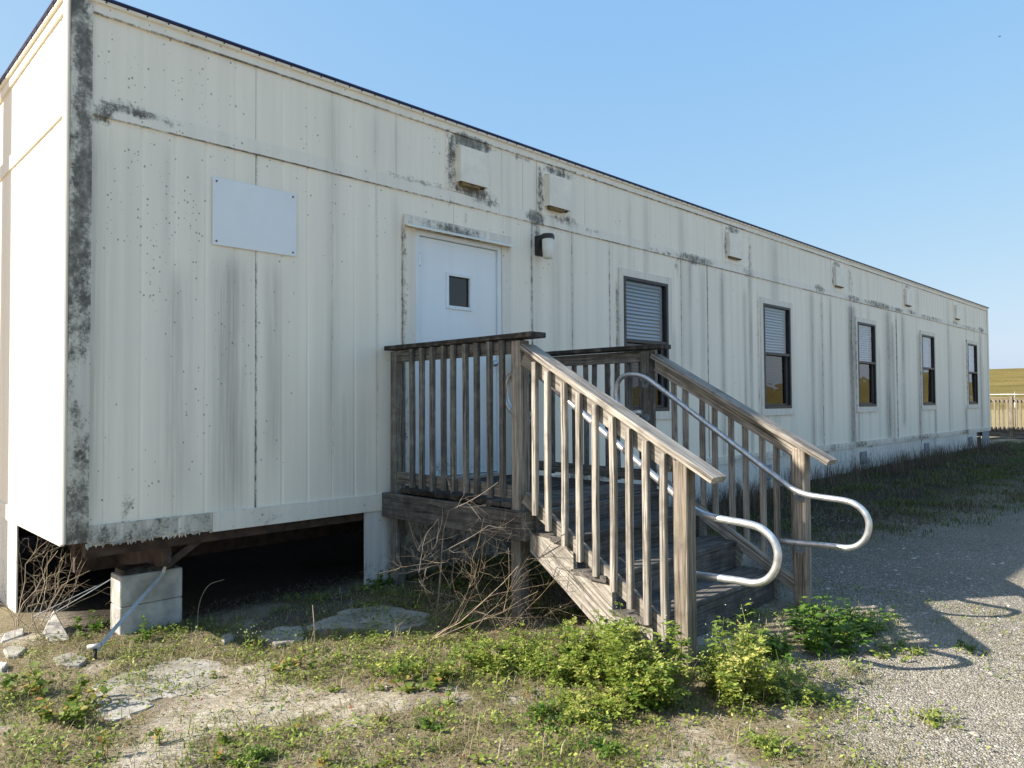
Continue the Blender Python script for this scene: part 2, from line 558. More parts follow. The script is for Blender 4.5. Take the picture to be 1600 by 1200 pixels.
def board(name, a, b, w, t, mat, parent, up=(0, 0, 1), bev=0.004, roll=0.0, warp=0.0):
    """plank from a to b, length along local X, width w across, thickness t along 'up'"""
    a = Vector(a); b = Vector(b)
    X = (b - a); ln = X.length; X.normalize()
    Z = Vector(up); Z = (Z - X * Z.dot(X)).normalized()
    Y = Z.cross(X)
    if warp > 0 and ln > 0.25:
        bm = bmesh.new(); bmesh.ops.create_cube(bm, size=1.0)
        for v in bm.verts: v.co = Vector((v.co.x * ln, v.co.y * w, v.co.z * t))
        es = [e for e in bm.edges if abs(e.verts[0].co.x - e.verts[1].co.x) > ln * 0.5]
        bmesh.ops.subdivide_edges(bm, edges=es, cuts=2)
        long_ = [e for e in bm.edges if abs(e.verts[0].co.x - e.verts[1].co.x) > 1e-4]
        bmesh.ops.bevel(bm, geom=long_, offset=bev, segments=1, affect='EDGES')
        p1, p2 = random.uniform(-1, 1) * warp, random.uniform(-1, 1) * warp
        for v in bm.verts:
            s = 1 - (2 * v.co.x / ln) ** 2
            v.co.y += p1 * s; v.co.z += p2 * s
        me = bpy.data.meshes.new(name); bm.to_mesh(me); bm.free()
    else:
        me = boxmesh(name, ln, w, t, bev)
    o = link(name, me, mat, parent)
    c = (a + b) / 2
    m = Matrix(((X.x, Y.x, Z.x, c.x), (X.y, Y.y, Z.y, c.y), (X.z, Y.z, Z.z, c.z), (0, 0, 0, 1)))
    if roll: m = m @ Matrix.Rotation(roll, 4, 'X')
    o.matrix_basis = m
    return o


def prism(name, prof, x0, x1, mat, parent, axis='X', long_axis=None):
    """extrude a (y,z) polygon between x0 and x1"""
    n = len(prof)
    v = [(x0, p[0], p[1]) for p in prof] + [(x1, p[0], p[1]) for p in prof]
    f = [tuple(range(n))[::-1], tuple(range(n, 2 * n))] + [(i, (i + 1) % n, n + (i + 1) % n, n + i) for i in range(n)]
    return link(name, meshdata(name, v, f), mat, parent)


def catmull(P, seg=6):
    P = [np.array(p, float) for p in P]
    Q = [2 * P[0] - P[1]] + P + [2 * P[-1] - P[-2]]
    out = []
    for i in range(1, len(Q) - 2):
        p0, p1, p2, p3 = Q[i - 1], Q[i], Q[i + 1], Q[i + 2]
        for k in range(seg):
            t = k / seg
            out.append(0.5 * ((2 * p1) + (-p0 + p2) * t + (2 * p0 - 5 * p1 + 4 * p2 - p3) * t * t + (-p0 + 3 * p1 - 3 * p2 + p3) * t ** 3))
    out.append(P[-1])
    return out


def tube_arrays(path, rad, sides=8, cap=True):
    path = np.array(path, float)
    n = len(path)
    rad = np.broadcast_to(np.asarray(rad, float), (n,))
    V = []; F = []
    ref = np.array([0.31, 0.17, 0.93])
    for i in range(n):
        d = path[min(i + 1, n - 1)] - path[max(i - 1, 0)]
        d = d / (np.linalg.norm(d) + 1e-9)
        if i == 0:
            s = np.cross(d, ref); s /= np.linalg.norm(s) + 1e-9
        else:
            s = s - d * s.dot(d); s /= np.linalg.norm(s) + 1e-9
        t = np.cross(d, s)
        for k in range(sides):
            a = 2 * math.pi * k / sides
            V.append(path[i] + rad[i] * (math.cos(a) * s + math.sin(a) * t))
    for i in range(n - 1):
        for k in range(sides):
            k2 = (k + 1) % sides
            F.append((i * sides + k, i * sides + k2, (i + 1) * sides + k2, (i + 1) * sides + k))
    if cap:
        V.append(path[0]); V.append(path[-1]); c0 = len(V) - 2
        for k in range(sides):
            k2 = (k + 1) % sides
            F.append((c0, k2, k, k)); F.append((c0 + 1, (n - 1) * sides + k, (n - 1) * sides + k2, (n - 1) * sides + k2))
        F = [tuple(dict.fromkeys(f)) for f in F]
    return V, F


def tube(name, path, rad, mat, parent=None, sides=10):
    V, F = tube_arrays(path, rad, sides)
    return link(name, meshdata(name, V, F, True), mat, parent)


# ================================================================== GROUND
def axis(a, b, h, lo, hi, n):
    core = np.arange(a, b + h / 2, h)
    left = a - (np.geomspace(1, 1 + (a - lo), n) - 1)[1:][::-1]
    right = b + (np.geomspace(1, 1 + (hi - b), n) - 1)[1:]
    return np.concatenate([left, core, right])


BLOBS = [  # u, v, radius, weight : where plants gather
    (60, 1090, 0.35, 1.0), (140, 1150, 0.3, .7), (40, 1180, 0.3, .8), (260, 985, 0.30, .6), (180, 985, .25, .6), (420, 1020, 0.22, .55),
    (470, 1060, .2, .4), (650, 1050, 0.28, .75), (560, 1070, .2, .45), (800, 1030, 0.35, 1.0), (900, 1030, 0.35, 1.1), (1000, 1060, 0.4, 1.2), (860, 1120, 0.2, .6),
    (1150, 1070, 0.35, 1.1), (1290, 970, 0.35, 1.0), (1250, 1060, 0.25, .6), (1330, 1050, 0.2, .5), (1330, 1190, 0.2, .6), (1200, 1170, 0.2, .5),
    (940, 1170, 0.15, .5), (720, 1150, .2, .45), (1290, 1110, .2, .4), (1465, 1125, .09, .7), (1515, 1015, .09, .7), (1395, 1015, .15, .5), (690, 985, .3, .6), (600, 975, .25, .4), (390, 1180, .12, .6)]
BL = [(*gpix(u, v)[:2], r, ww) for u, v, r, ww in BLOBS]


def veg_density(x, y):
    x = np.asarray(x, float); y = np.asarray(y, float)
    d = 0.22 + 0.62 * sstep(0.38, 0.62, fbm(x * 2.1, y * 2.1, 21))
    d = d * (1 - 0.78 * gravel_w(x, y))
    for bx, by, r, ww in BL:
        d = d + ww * np.exp(-((x - bx) ** 2 + (y - by) ** 2) / (2 * (r * 0.62) ** 2))
    strip = sstep(5.0, 6.5, x) * sstep(-3.1, -1.8, y - 0.16 * np.clip(x - 7, -3, 6) * -1) * (1 - sstep(-0.05, 0.1, y))
    d = d + strip * (0.5 + 0.7 * fbm(x * 1.2, y * 1.2, 9))
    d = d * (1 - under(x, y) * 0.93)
    return d


def gravel_w(x, y):
    x = np.asarray(x, float); y = np.asarray(y, float)
    a = sstep(-0.35, 0.35, (x - 2.5) * 0.55 - (y + 3.3) * 0.83 + 0.5 * (fbm(x * 1.4, y * 1.4, 31) - 0.5))
    b = sstep(3.6, 4.2, x) * (1 - sstep(-2.6, -1.7, y + 0.12 * np.clip(x - 6, 0, 8)))
    return np.clip(np.maximum(a, b), 0, 1) * (1 - sstep(14, 22, x)) * (1 - sstep(20, 30, -y))


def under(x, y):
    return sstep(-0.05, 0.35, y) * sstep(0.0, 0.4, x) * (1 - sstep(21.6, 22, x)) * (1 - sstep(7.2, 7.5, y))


gx = axis(-2.6, 9.0, 0.05, -900, 1500, 46)
gy = axis(-5.6, 1.2, 0.05, -1200, 1200, 46)
GX, GY = np.meshgrid(gx, gy, indexing='ij')
GZ = ground_z(GX, GY)
nx, ny = GX.shape
idx = np.arange(nx * ny).reshape(nx, ny)
F = np.stack([idx[:-1, :-1], idx[1:, :-1], idx[1:, 1:], idx[:-1, 1:]], -1).reshape(-1, 4)
me = trimesh_np('ground', np.stack([GX, GY, GZ], -1).reshape(-1, 3), F)
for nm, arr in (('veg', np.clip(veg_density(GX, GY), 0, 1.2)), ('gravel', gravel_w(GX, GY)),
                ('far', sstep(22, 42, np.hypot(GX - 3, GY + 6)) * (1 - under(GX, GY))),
                ('soil_shade', np.clip(under(GX, GY) + .5 * sstep(3.9, 4.4, GX) * (1 - sstep(15, 20, GX)) * sstep(-4.6, -2.4, GY) * (1 - sstep(0, .2, GY)) * (.35 + .9 * fbm(GX * 1.1, GY * 1.1, 95)) + sstep(.5, .9, GX) * (1 - sstep(2.1, 2.4, GX)) * sstep(-1.05, -.75, GY) * (1 - sstep(-.1, .1, GY)) * sstep(.35, .55, fbm(GX * 3, GY * 3, 91)) * .8 + .7 * sstep(2.1, 2.4, GX) * sstep(-2.4, -1.5, GY) * (1 - sstep(4, 4.5, GX)) + 0.75 * sstep(5.2, 6.5, GX) * sstep(-2.6, -1.4, GY) * (1 - sstep(22, 24, GX)) * (1 - sstep(0, .3, GY)), 0, 1))):  # dark soil, plus shade painted in below the building and toward the wall
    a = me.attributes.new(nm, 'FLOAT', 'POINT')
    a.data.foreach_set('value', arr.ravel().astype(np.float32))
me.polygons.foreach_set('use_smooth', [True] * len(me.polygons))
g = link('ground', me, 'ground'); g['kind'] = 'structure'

# grassy levee far beyond the building
hy = np.linspace(-700, 900, 120)
prof = [(112, -0.6), (120, 0.6), (146, 6.0), (150, 6.35), (156, 6.4), (190, 0.5), (198, -0.8)]
V = []
for yy in hy:
    for (px, pz) in prof:
        V.append((px + 3.0 * math.sin(yy * 0.011), yy, (pz if pz < .7 else .6 + (pz - .6) * (.75 + .25 * float(sstep(-25, 12, yy)))) + (0.25 * (vnoise(yy * 0.03, px * 0.1, 4) - 0.5) if pz > 0 else 0)))
k = len(prof)
Fh = [(i * k + j, i * k + j + 1, (i + 1) * k + j + 1, (i + 1) * k + j) for i in range(len(hy) - 1) for j in range(k - 1)]
hill = link('levee', meshdata('levee', V, Fh, True), 'hill'); hill['kind'] = 'structure'

# ================================================================== BUILDING
LEN, HGT, DEP = 21.9, 3.29, 7.3
BLD = thing('portable_building', 'long cream portable classroom building with stained vertical metal siding', 'building', (0, 0, 0))
WIN = [(5.483, 6.371), (8.847, 9.727), (12.475, 13.355), (16.149, 17.03), (19.806, 20.686)]
WZ0, WZM, WZ1 = 0.692, 1.505, 2.219
DX0, DX1, DZ0, DZ1 = 2.56, 3.58, 0.15, 2.265
OPEN = [(DX0, DX1, -0.5, DZ1)] + [(a, b, WZ0, WZ1) for a, b in WIN]

# ---- stain maps on the facade (x, z): vertical mildew lines, blotches and dotted zones
LINES = [(1066, 0.012, .55, 0, 2.55), (1080, .05, .35, 1.2, 2.55), (1107, .014, .62, 0, 2.55), (1130, .06, .42, 0, 2.5), (1165, .05, .35, 0, 2.3), (1174, .05, .45, .0, 2.55),
         (1270, .10, .42, 0, 2.5), (1286, .025, .4, 0, 2.5), (1299, .05, .42, .4, 2.5), (1332, .17, .72, 0, 2.45), (1341, .05, .5, 0, .6), (1359, .07, .3, .5, 2.5), (1389, .20, .55, 0, 2.5), (1396, .10, .5, 0, 2.3),
         (1402, .04, .55, 0, 2.5), (1412, .12, .42, .3, 2.5), (1437, .14, .55, 0, 2.2), (1461, .10, .55, 0, .6), (1483, .05, .5, 0, 2.5), (1509, .12, .5, 0, .6), (1533, .16, .45, 0, 2.5),
         (832, .02, .5, 1.0, 2.55), (895, .012, .5, .2, 2.55), (954, .015, .35, .2, 2.5), (965, .03, .42, .3, 2.1), (629, .012, .45, .7, 2.3), (400, .01, .4, 0, 2.55),
         (590, .01, .22, 0, 2.55), (520, .012, .2, .2, 2.2), (1045, .012, .3, .7, 2.3), (1186, .02, .4, .7, 2.3), (1200, .015, .3, 0, .65)]
LINES = [(wallx(u), wd, s, a, b) for u, wd, s, a, b in LINES]
BLOTS = [  # x, z, rx, rz, strength
    (2.97, 2.95, .055, .26, .62), (3.2, 3.16, .26, .06, .9), (3.2, 2.72, .26, .05, .75), (3.43, 2.9, .02, .2, .5), (3.38, 2.66, .17, .05, .6), (2.6, 2.68, .35, .025, .45),
    (4.13, 2.93, .05, .26, .6), (4.42, 3.15, .25, .05, .62), (4.05, 2.62, .12, .075, .85), (4.5, 2.68, .2, .05, .6), (4.08, 2.48, .06, .14, .5), (4.9, 2.63, .4, .03, .35),
    (3.05, 2.37, .0, .0, 0), (7.80, 2.92, .04, .22, .55), (8.0, 3.15, .18, .05, .68), (7.0, 2.61, .42, .055, .66), (6.6, 2.60, .7, .03, .42), (8.45, 2.62, .2, .07, .5), (8.5, 2.8, .06, .3, .45),
    (10.85, 2.64, .22, .06, .62), (11.43, 2.92, .05, .22, .5), (11.6, 3.13, .16, .05, .6), (12.3, 2.62, .35, .06, .6), (13.6, 2.62, .75, .06, .66), (12.2, 2.9, .12, .28, .42), (14.7, 2.62, .3, .05, .6),
    (15.08, 2.9, .06, .25, .5), (15.3, 3.15, .25, .04, .5), (15.5, 2.64, .3, .05, .55), (16.8, 2.62, .9, .05, .5), (18.75, 2.66, .2, .06, .55), (20, 2.62, .9, .05, .42), (21.2, 2.65, .3, .07, .66),
    (3.85, 3.17, .12, .03, .5), (4.6, 3.2, .4, .02, .45), (0.32, 2.65, .22, .035, .66), (0.55, 2.64, .1, .03, .5), (0.17, 2.60, .06, .06, .7), (5.1, 3.2, .3, .02, .3),
    (0.33, 0.16, .014, .09, .6), (0.36, .2, .02, .04, .45), (2.95, 2.6, .05, .1, .3), (2.75, 2.5, .02, .08, .55), (3.15, 2.45, .02, .07, .45), (6.6, 2.47, .04, .12, .5), (6.0, 2.45, .02, .06, .5), (5.46, 2.2, .03, .06, .6)]
FILM = [  # soft grey runs: x, halfwidth, z0, z1, strength
    (0.62, .10, 0.1, 1.7, .35), (0.98, .12, 0.1, 1.85, .55), (1.30, .07, .4, 1.85, .38), (1.08, .03, .1, 1.2, .5), (1.78, .03, .3, 1.7, .4), (0.2, .08, .1, 2.5, .15), (1.9, .3, .1, .9, .2),
    (0.76, .02, .1, 2.5, .25), (0.545, .022, .1, 2.5, .32), (0.345, .022, .1, 2.5, .22), (0.14, .02, .1, 2.5, .4), (4.35, .1, 1.9, 2.2, .3), (4.08, .04, 2.1, 2.5, .45)]
RF = random.Random(5)
for i in range(46):
    xx = RF.uniform(6.5, 21.7)
    FILM.append((xx, RF.uniform(.03, .14), 0.05 if RF.random() < .7 else 2.67, RF.uniform(1.6, 2.55) if RF.random() < .75 else 3.2, RF.uniform(.1, .36)))
for i in range(26):
    xx = RF.uniform(1.3, 8.5)
    FILM.append((xx, RF.uniform(.02, .07), 2.66 if RF.random() < .5 else RF.uniform(.1, 1.6), 3.2 if RF.random() < .4 else 2.55, RF.uniform(.12, .3)))


def stain(x, z):
    d = np.zeros_like(x); fl = np.zeros_like(x)
    for lx, wd, s, a, b in LINES:
        m = np.exp(-((x - lx) / wd) ** 2) * sstep(a - .1, a + .1, z) * (1 - sstep(b - .05, b + .12, z))
        m = m * (0.75 + 0.5 * vnoise(z * 2.3, x * 0 + lx * 7, 2))
        if wd > .045: fl = np.maximum(fl, s * 1.4 * m); d = np.maximum(d, .62 * s * m)
        else: d = np.maximum(d, 1.5 * s * m); fl = np.maximum(fl, s * m)
    for bx, bz, rx, rz, s in BLOTS:
        if rx <= 0: continue
        q = ((x - bx) / rx) ** 2 + ((z - bz) / rz) ** 2
        d = np.maximum(d, min(1.0, s * 1.2) * np.exp(-q * q * 0.55))
    for fx, hw, a, b, s in FILM:
        fl = np.maximum(fl, s * np.exp(-((x - fx) / hw) ** 2) * sstep(a - .3, a + .3, z) * (1 - sstep(b - .2, b + .1, z)))
    # mildew gathering on the lower edge of the wall, more on the far half
    low = (1 - sstep(0.02, 0.14, z)) * sstep(6, 9, x) * (0.35 + 0.5 * vnoise(x * 2.1, z * 0, 8))
    d = np.maximum(d, 0.72 * low)
    sp = 0.9 * np.exp(-((x - 0.5) / 0.38) ** 2) * sstep(0.3, 1.6, z) + 0.22 * np.exp(-((x - 0.6) / 0.6) ** 2) + 0.10 * sstep(1.8, 2.5, z) * (1 - sstep(1.2, 6, x)) + 0.02
    sp = sp + 0.5 * np.exp(-((x - 2.78) / .1) ** 2) * sstep(2.6, 2.8, z) + 0.3 * np.exp(-((x - 0.16) / .05) ** 2) * sstep(2.3, 3, z)
    sp = sp * 1.25 * sstep(.44, .68, fbm(x * 5, z * 1.6, 77))
    return d, fl, np.clip(sp, 0, 1)


def corner_stain(x, z):
    d = 0.40 + 0.75 * (fbm(x * 11, z * 2.2, 44) - 0.5) * 2 + .16 * sstep(.0, .04, x)
    bands = [(3.05, .3, .14), (2.7, .15, .06), (2.15, .35, .24), (1.5, .25, .2), (1.22, .16, .25), (.95, .15, -.28), (0.62, .3, .02), (.2, .25, .16), (.45, .1, -.08), (0.03, .08, .3)]
    for bz, r, s in bands: d = d + s * np.exp(-((z - bz) / r) ** 2)
    d = d + 0.10 * sstep(0.02, 0.06, x) * (1 - sstep(.085, .115, x)) - .1 * sstep(.09, .115, x)
    return np.clip(d, 0, 1), 0.35 + 0 * x, 0.4 + 0 * x


def set_attrs(me, fn, ax='x'):
    n = len(me.vertices)
    co = np.empty(n * 3, np.float32); me.vertices.foreach_get('co', co); co = co.reshape(-1, 3)
    d, fl, sp = fn(co[:, 0].astype(float) if ax == 'x' else co[:, 1].astype(float), co[:, 2].astype(float))
    for nm, arr in (('dirt', d), ('film', fl), ('spot', sp)):
        a = me.attributes.new(nm, 'FLOAT', 'POINT')
        a.data.foreach_set('value', np.ascontiguousarray(arr, np.float32))


def sheet(name, xs, zs, yfun, fn, mat, parent, openings=(), plane='y', thick=0.006):
    """a grid sheet on the facade (plane y) or end wall (plane x) with holes and real edge thickness"""
    xs = np.array(sorted(set(np.round(xs, 5)))); zs = np.array(sorted(set(np.round(zs, 5))))
    V = []; idm = {}
    F = []

    def vid(i, j, b):
        key = (i, j, b)
        if key not in idm:
            idm[key] = len(V)
            yy = yfun(xs[i]) + (thick + 0.01 if b else 0)
            V.append((xs[i], yy, zs[j]) if plane == 'y' else (yy, xs[i], zs[j]))
        return idm[key]
    solid = np.ones((len(xs) - 1, len(zs) - 1), bool)
    for i in range(len(xs) - 1):
        for j in range(len(zs) - 1):
            cx, cz = (xs[i] + xs[i + 1]) / 2, (zs[j] + zs[j + 1]) / 2
            for a, b, c, d in openings:
                if a < cx < b and c < cz < d: solid[i, j] = False
    for i in range(len(xs) - 1):
        for j in range(len(zs) - 1):
            if not solid[i, j]: continue
            q = (vid(i, j, 0), vid(i + 1, j, 0), vid(i + 1, j + 1, 0), vid(i, j + 1, 0))
            F.append(q if plane == 'y' else q[::-1])
            for (di, dj, e) in ((-1, 0, ((i, j + 1), (i, j))), (1, 0, ((i + 1, j), (i + 1, j + 1))), (0, -1, ((i, j), (i + 1, j))), (0, 1, ((i + 1, j + 1), (i, j + 1)))):
                a, b = i + di, j + dj
                if 0 <= a < solid.shape[0] and 0 <= b < solid.shape[1] and solid[a, b]: continue
                (p, q2) = e
                ff = (vid(*p, 0), vid(*p, 1), vid(*q2, 1), vid(*q2, 0))
                F.append(ff if plane == 'y' else ff[::-1])
    me = meshdata(name, V, F)
    if fn: set_attrs(me, fn, 'x' if plane == 'y' else 'y')
    return link(name, me, mat, parent)


GRV = 0.2032


def panel(x0, x1, z0, z1, fn=stain, plane='y', phase=None, openings=OPEN, mat='siding', rows=0.06, parent=None):
    gr = []
    g = x0 + GRV
    while g < x1 - 0.03:
        gr.append(g); g += GRV
    xs = [x0, x1]
    for g in gr: xs += [g - .014, g - .005, g + .005, g + .014]
    step = 0.045
    k = int((x1 - x0) / step)
    for i in range(1, k):
        c = x0 + (x1 - x0) * i / k
        if all(abs(c - g) > 0.012 for g in gr): xs.append(c)
    for lx_, wd_, *_q in LINES:
        if wd_ < .045 and plane == 'y':
            for e in (lx_ - wd_ * 1.3, lx_, lx_ + wd_ * 1.3):
                if x0 + .002 < e < x1 - .002 and all(abs(e - g) > 0.006 for g in gr): xs.append(e)
    zs = list(np.linspace(z0, z1, max(2, int((z1 - z0) / rows) + 1)))
    for a, b, c, d in openings:
        for e in (a, b):
            if x0 < e < x1: xs.append(e)
        for e in (c, d):
            if z0 < e < z1 and (x0 < b and x1 > a): zs.append(e)
    bow = random.uniform(-.003, .003)

    def yf(x):
        for g in gr:
            if abs(x - g) < 0.0055: return 0.0035
        return bow * math.sin(math.pi * (x - x0) / (x1 - x0))
    return sheet('siding_panel', xs, zs, yf, fn, mat, parent or BLD, openings, plane)


seams = [0.0, 1.164, 2.18, 3.0, 4.02, 4.63, 5.30, 6.52, 7.315, 8.52] + [8.52 + 1.2192 * k for k in range(1, 11)] + [LEN]
ZB, ZT0, ZT1, ZF = 0.0, 2.568, 2.67, 3.197
for a, b in zip(seams[:-1], seams[1:]):
    panel(a + .002, b - .002, 0.012, ZT0 + .05)
useams = [0.0, 1.164, 2.38, 3.60, 3.88, 4.82, 6.04, 7.26, 8.48] + [8.48 + 1.2192 * k for k in range(1, 11)] + [LEN]
for a, b in zip(useams[:-1], useams[1:]):
    panel(a + .002, b - .002, ZT1 - .05, ZF + .04)


def strip(name, x0, x1, z0, z1, y, fn, mat='trim', step=0.05, plane='y', zstep=0.03, parent=BLD):
    xs = np.linspace(x0, x1, max(2, int((x1 - x0) / step) + 1)); zs = np.linspace(z0, z1, max(2, int((z1 - z0) / zstep) + 1))
    zs = list(zs)
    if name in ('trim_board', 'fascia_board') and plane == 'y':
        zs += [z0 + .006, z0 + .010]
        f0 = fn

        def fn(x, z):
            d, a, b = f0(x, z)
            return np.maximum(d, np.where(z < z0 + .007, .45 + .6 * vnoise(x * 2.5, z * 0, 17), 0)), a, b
    return sheet(name, list(xs), zs, lambda x: y, fn, mat, parent, (), plane, thick=abs(y))


# horizontal trim boards, fascia boards, each length its own piece
tj = [0.116, 3.55, 6.95, 10.6, 14.25, 17.9, LEN]
for a, b in zip(tj[:-1], tj[1:]):
    strip('trim_board', a + .001, b - .0015, ZT0, ZT1, -0.012, stain)
tj2 = [0.116, 3.42, 3.98, 7.86, 11.4, 15.05, 18.7, LEN]
for a, b in zip(tj2[:-1], tj2[1:]):
    strip('fascia_board', a + .001, b - .0015, ZF, HGT - .028, -0.016, stain)


def base_stain_dirty(x, z):
    return 0.46 + 0.35 * (fbm(x * 6, z * 8, 12) - .5) * 2 + 0.1 * sstep(.7, .84, x), 0.55 + 0 * x, 0.3 + 0 * x


def base_stain_clean(x, z):
    return 0.16 * fbm(x * 4, z * 9, 13) + 0.1, 0.3 * fbm(x * 5, z * 2, 15), 0.12 + 0 * x


strip('base_board', 0.116, 0.86, -0.035, 0.075, -0.014, base_stain_dirty)
strip('base_board', 0.862, 2.30, -0.055, 0.075, -0.018, base_stain_clean)
bj = [2.302, 4.4, 6.5, 9.6, 12.4, 14.9, 17.2, 19.6, LEN]


def base_far(x, z):
    d = 0.25 + 0.55 * (vnoise(x * 1.7, x * 0, 61) - 0.45) + 0.25 * np.exp(-((z - 0.0) / .03) ** 2)
    for u in (1343, 1437, 1461, 1300, 1395, 1509): d = d + .35 * np.exp(-((x - wallx(u)) / .22) ** 2)
    return np.clip(d, 0, .85), 0.3 + 0 * x, 0.1 + 0 * x


for a, b in zip(bj[:-1], bj[1:]):
    strip('base_board', a, b - .002, -0.03, 0.07, -0.014, base_far)

# ragged torn flashing under the dirty base board
V = []; F = []
xx = 0.10
tops = []
rr = random.Random(3)
while xx < 0.87:
    V.append((xx, -0.010 + rr.uniform(-.006, .006), -0.03)); V.append((xx, -0.012 + rr.uniform(-.012, .012), -0.044 - rr.uniform(0, .02) * (0.4 + (rr.random() < .5))))
    xx += rr.uniform(.004, .010)
F = [(2 * i, 2 * i + 1, 2 * i + 3, 2 * i + 2) for i in range(len(V) // 2 - 1)]
fl = link('torn_flashing', meshdata('torn_flashing', V, F), 'scrap', BLD)

# corner post trim: facade leg and end-wall leg
def corner_leg(name, plane, w):
    xs = list(np.linspace(0, w, 9)); zs = list(np.linspace(-0.02, HGT - .005, 110))
    return sheet(name, xs, zs, lambda x: -0.022, corner_stain if plane == 'y' else (lambda x, z: (0.12 + 0 * x, 0.1 + 0 * x, .05 + 0 * x)), 'trim', BLD, (), plane, thick=0.02)


corner_leg('corner_trim', 'y', 0.115)
corner_leg('corner_trim', 'x', 0.07)
box('corner_bead', -0.027, -0.006, -0.027, -0.006, -0.02, HGT - .004, 'trim', BLD, bev=0.008)
strip('corner_trim', LEN - .09, LEN + .012, -0.02, HGT - .005, -0.022, stain)

# roof edge, blue metal cap and screws
box('roof_cap', -0.035, LEN + .03, -0.035, 0.06, HGT - .030, HGT - .008, 'trim', BLD, bev=0.003)
box('roof_edge', -0.05, LEN + .04, -0.050, 0.08, HGT - .006, HGT + .010, 'blue', BLD, bev=0.004)
box('roof_edge', -0.05, 0.08, 0.083, DEP + .05, HGT - .006, HGT + .010, 'blue', BLD, bev=0.004)
box('roof_cap', -0.035, 0.06, 0.062, DEP + .04, HGT - .030, HGT - .008, 'trim', BLD, bev=0.003)
bm = bmesh.new()
xx = 0.06
while xx < LEN:
    mtx = Matrix.Translation((xx, -0.037, HGT - .017)) @ Matrix.Rotation(R(90), 4, 'X')
    bmesh.ops.create_cone(bm, cap_ends=True, segments=6, radius1=.006, radius2=.005, depth=.006, matrix=mtx)
    xx += 0.122 + random.uniform(-.012, .012)
yy = 0.1
while yy < 3:
    mtx = Matrix.Translation((-0.037, yy, HGT - .017)) @ Matrix.Rotation(R(90), 4, 'Y')
    bmesh.ops.create_cone(bm, cap_ends=True, segments=6, radius1=.006, radius2=.005, depth=.006, matrix=mtx)
    yy += 0.14
me = bpy.data.meshes.new('screw_row'); bm.to_mesh(me); bm.free()
o = link('screw_row', me, 'screw', BLD); o['kind'] = 'stuff'

# end wall
def end_stain(y, z):
    return 0.08 + 0 * y, 0.08 * fbm(y * 3, z * .5, 3), 0.02 + 0 * y


ev = [0.0] + [1.56 + 1.2192 * k for k in range(0, 5)] + [DEP]
ev = [e for e in ev if e <= DEP]
for a, b in zip(ev[:-1], ev[1:]):
    panel(a + .002, b - .002, 0.012, ZT0 + .05, end_stain, 'x', openings=(), rows=0.6)
    panel(a + .002, b - .002, ZT1 - .05, ZF + .04, end_stain, 'x', openings=(), rows=0.3)
strip('trim_board', 0.072, DEP, ZT0, ZT1, -0.012, end_stain, plane='x', step=.6, zstep=.1)
strip('fascia_board', 0.072, DEP, ZF, HGT - .028, -0.016, end_stain, plane='x', step=.6, zstep=.1)
strip('base_board', 0.072, DEP, -0.04, 0.07, -0.012, end_stain, plane='x', step=.3, zstep=.1)
# body: roof deck, floor, inner linings, back and far walls
box('roof_deck', 0.02, LEN - .01, 0.03, DEP - .01, HGT - .14, HGT - .005, 'roof', BLD, 0)
box('floor_deck', 0.03, LEN - .02, 0.03, DEP - .02, -0.02, 0.10, 'steel', BLD, 0)
box('rear_wall', 0.02, LEN, DEP - .10, DEP, -0.02, HGT - .01, 'siding', BLD, 0)
box('far_end_wall', LEN - .06, LEN + .005, 0.03, DEP - .1, 0, HGT - .01, 'siding', BLD, 0)
# lining behind the facade with the same openings
xs = [0.05, LEN - .06] + [e for a, b, c, d in OPEN for e in (a, b)]
zs = [0.1, HGT - .14] + [WZ0, WZ1, DZ1]
sheet('inner_lining', xs, zs, lambda x: 0.10, None, 'interior', BLD, OPEN, 'y', 0.01)
box('partition_wall', 0.06, LEN - .06, 3.4, 3.46, 0.11, HGT - .14, 'interior', BLD, 0)

# ---- door
fx0, fx1 = DX0, DX1
for (a, b, c, d) in ((2.448, 2.562, -.01, 2.27), (3.578, 3.692, -.01, 2.27)):
    strip('door_casing', a, b, c, d, -0.02, lambda x, z: (0.18 + 0.3 * np.exp(-((x - 2.45) / .02) ** 2), 0.12 + 0 * x, 0.03 + 0 * x), zstep=.1, step=.02)
box('door_frame', 2.564, 2.612, -0.012, 0.09, 0.12, 2.262, 'door', BLD)
box('door_frame', 3.530, 3.576, -0.012, 0.09, 0.12, 2.262, 'door', BLD)
box('door_frame', 2.613, 3.529, -0.012, 0.09, 2.224, 2.262, 'door', BLD)
box('door_sill', 2.60, 3.54, -0.05, 0.09, 0.125, 0.158, 'galv', BLD)
# leaf with a window hole
dw = (2.945, 3.200, 1.655, 1.925)
xs = list(np.linspace(2.617, 3.526, 24)) + [dw[0], dw[1]]; zs = list(np.linspace(0.165, 2.219, 42)) + [dw[2], dw[3]]


def kick(x, z):
    d = .62 * np.exp(-((x - 2.86) / .16) ** 2 - ((z - .22) / .13) ** 2) + .5 * np.exp(-((x - 3.2) / .2) ** 2 - ((z - .19) / .06) ** 2) + .35 * np.exp(-((x - 3.46) / .05) ** 2 - ((z - 1.08) / .07) ** 2)
    return d, .28 * (1 - sstep(.2, .7, z)) + .03, 0 * x


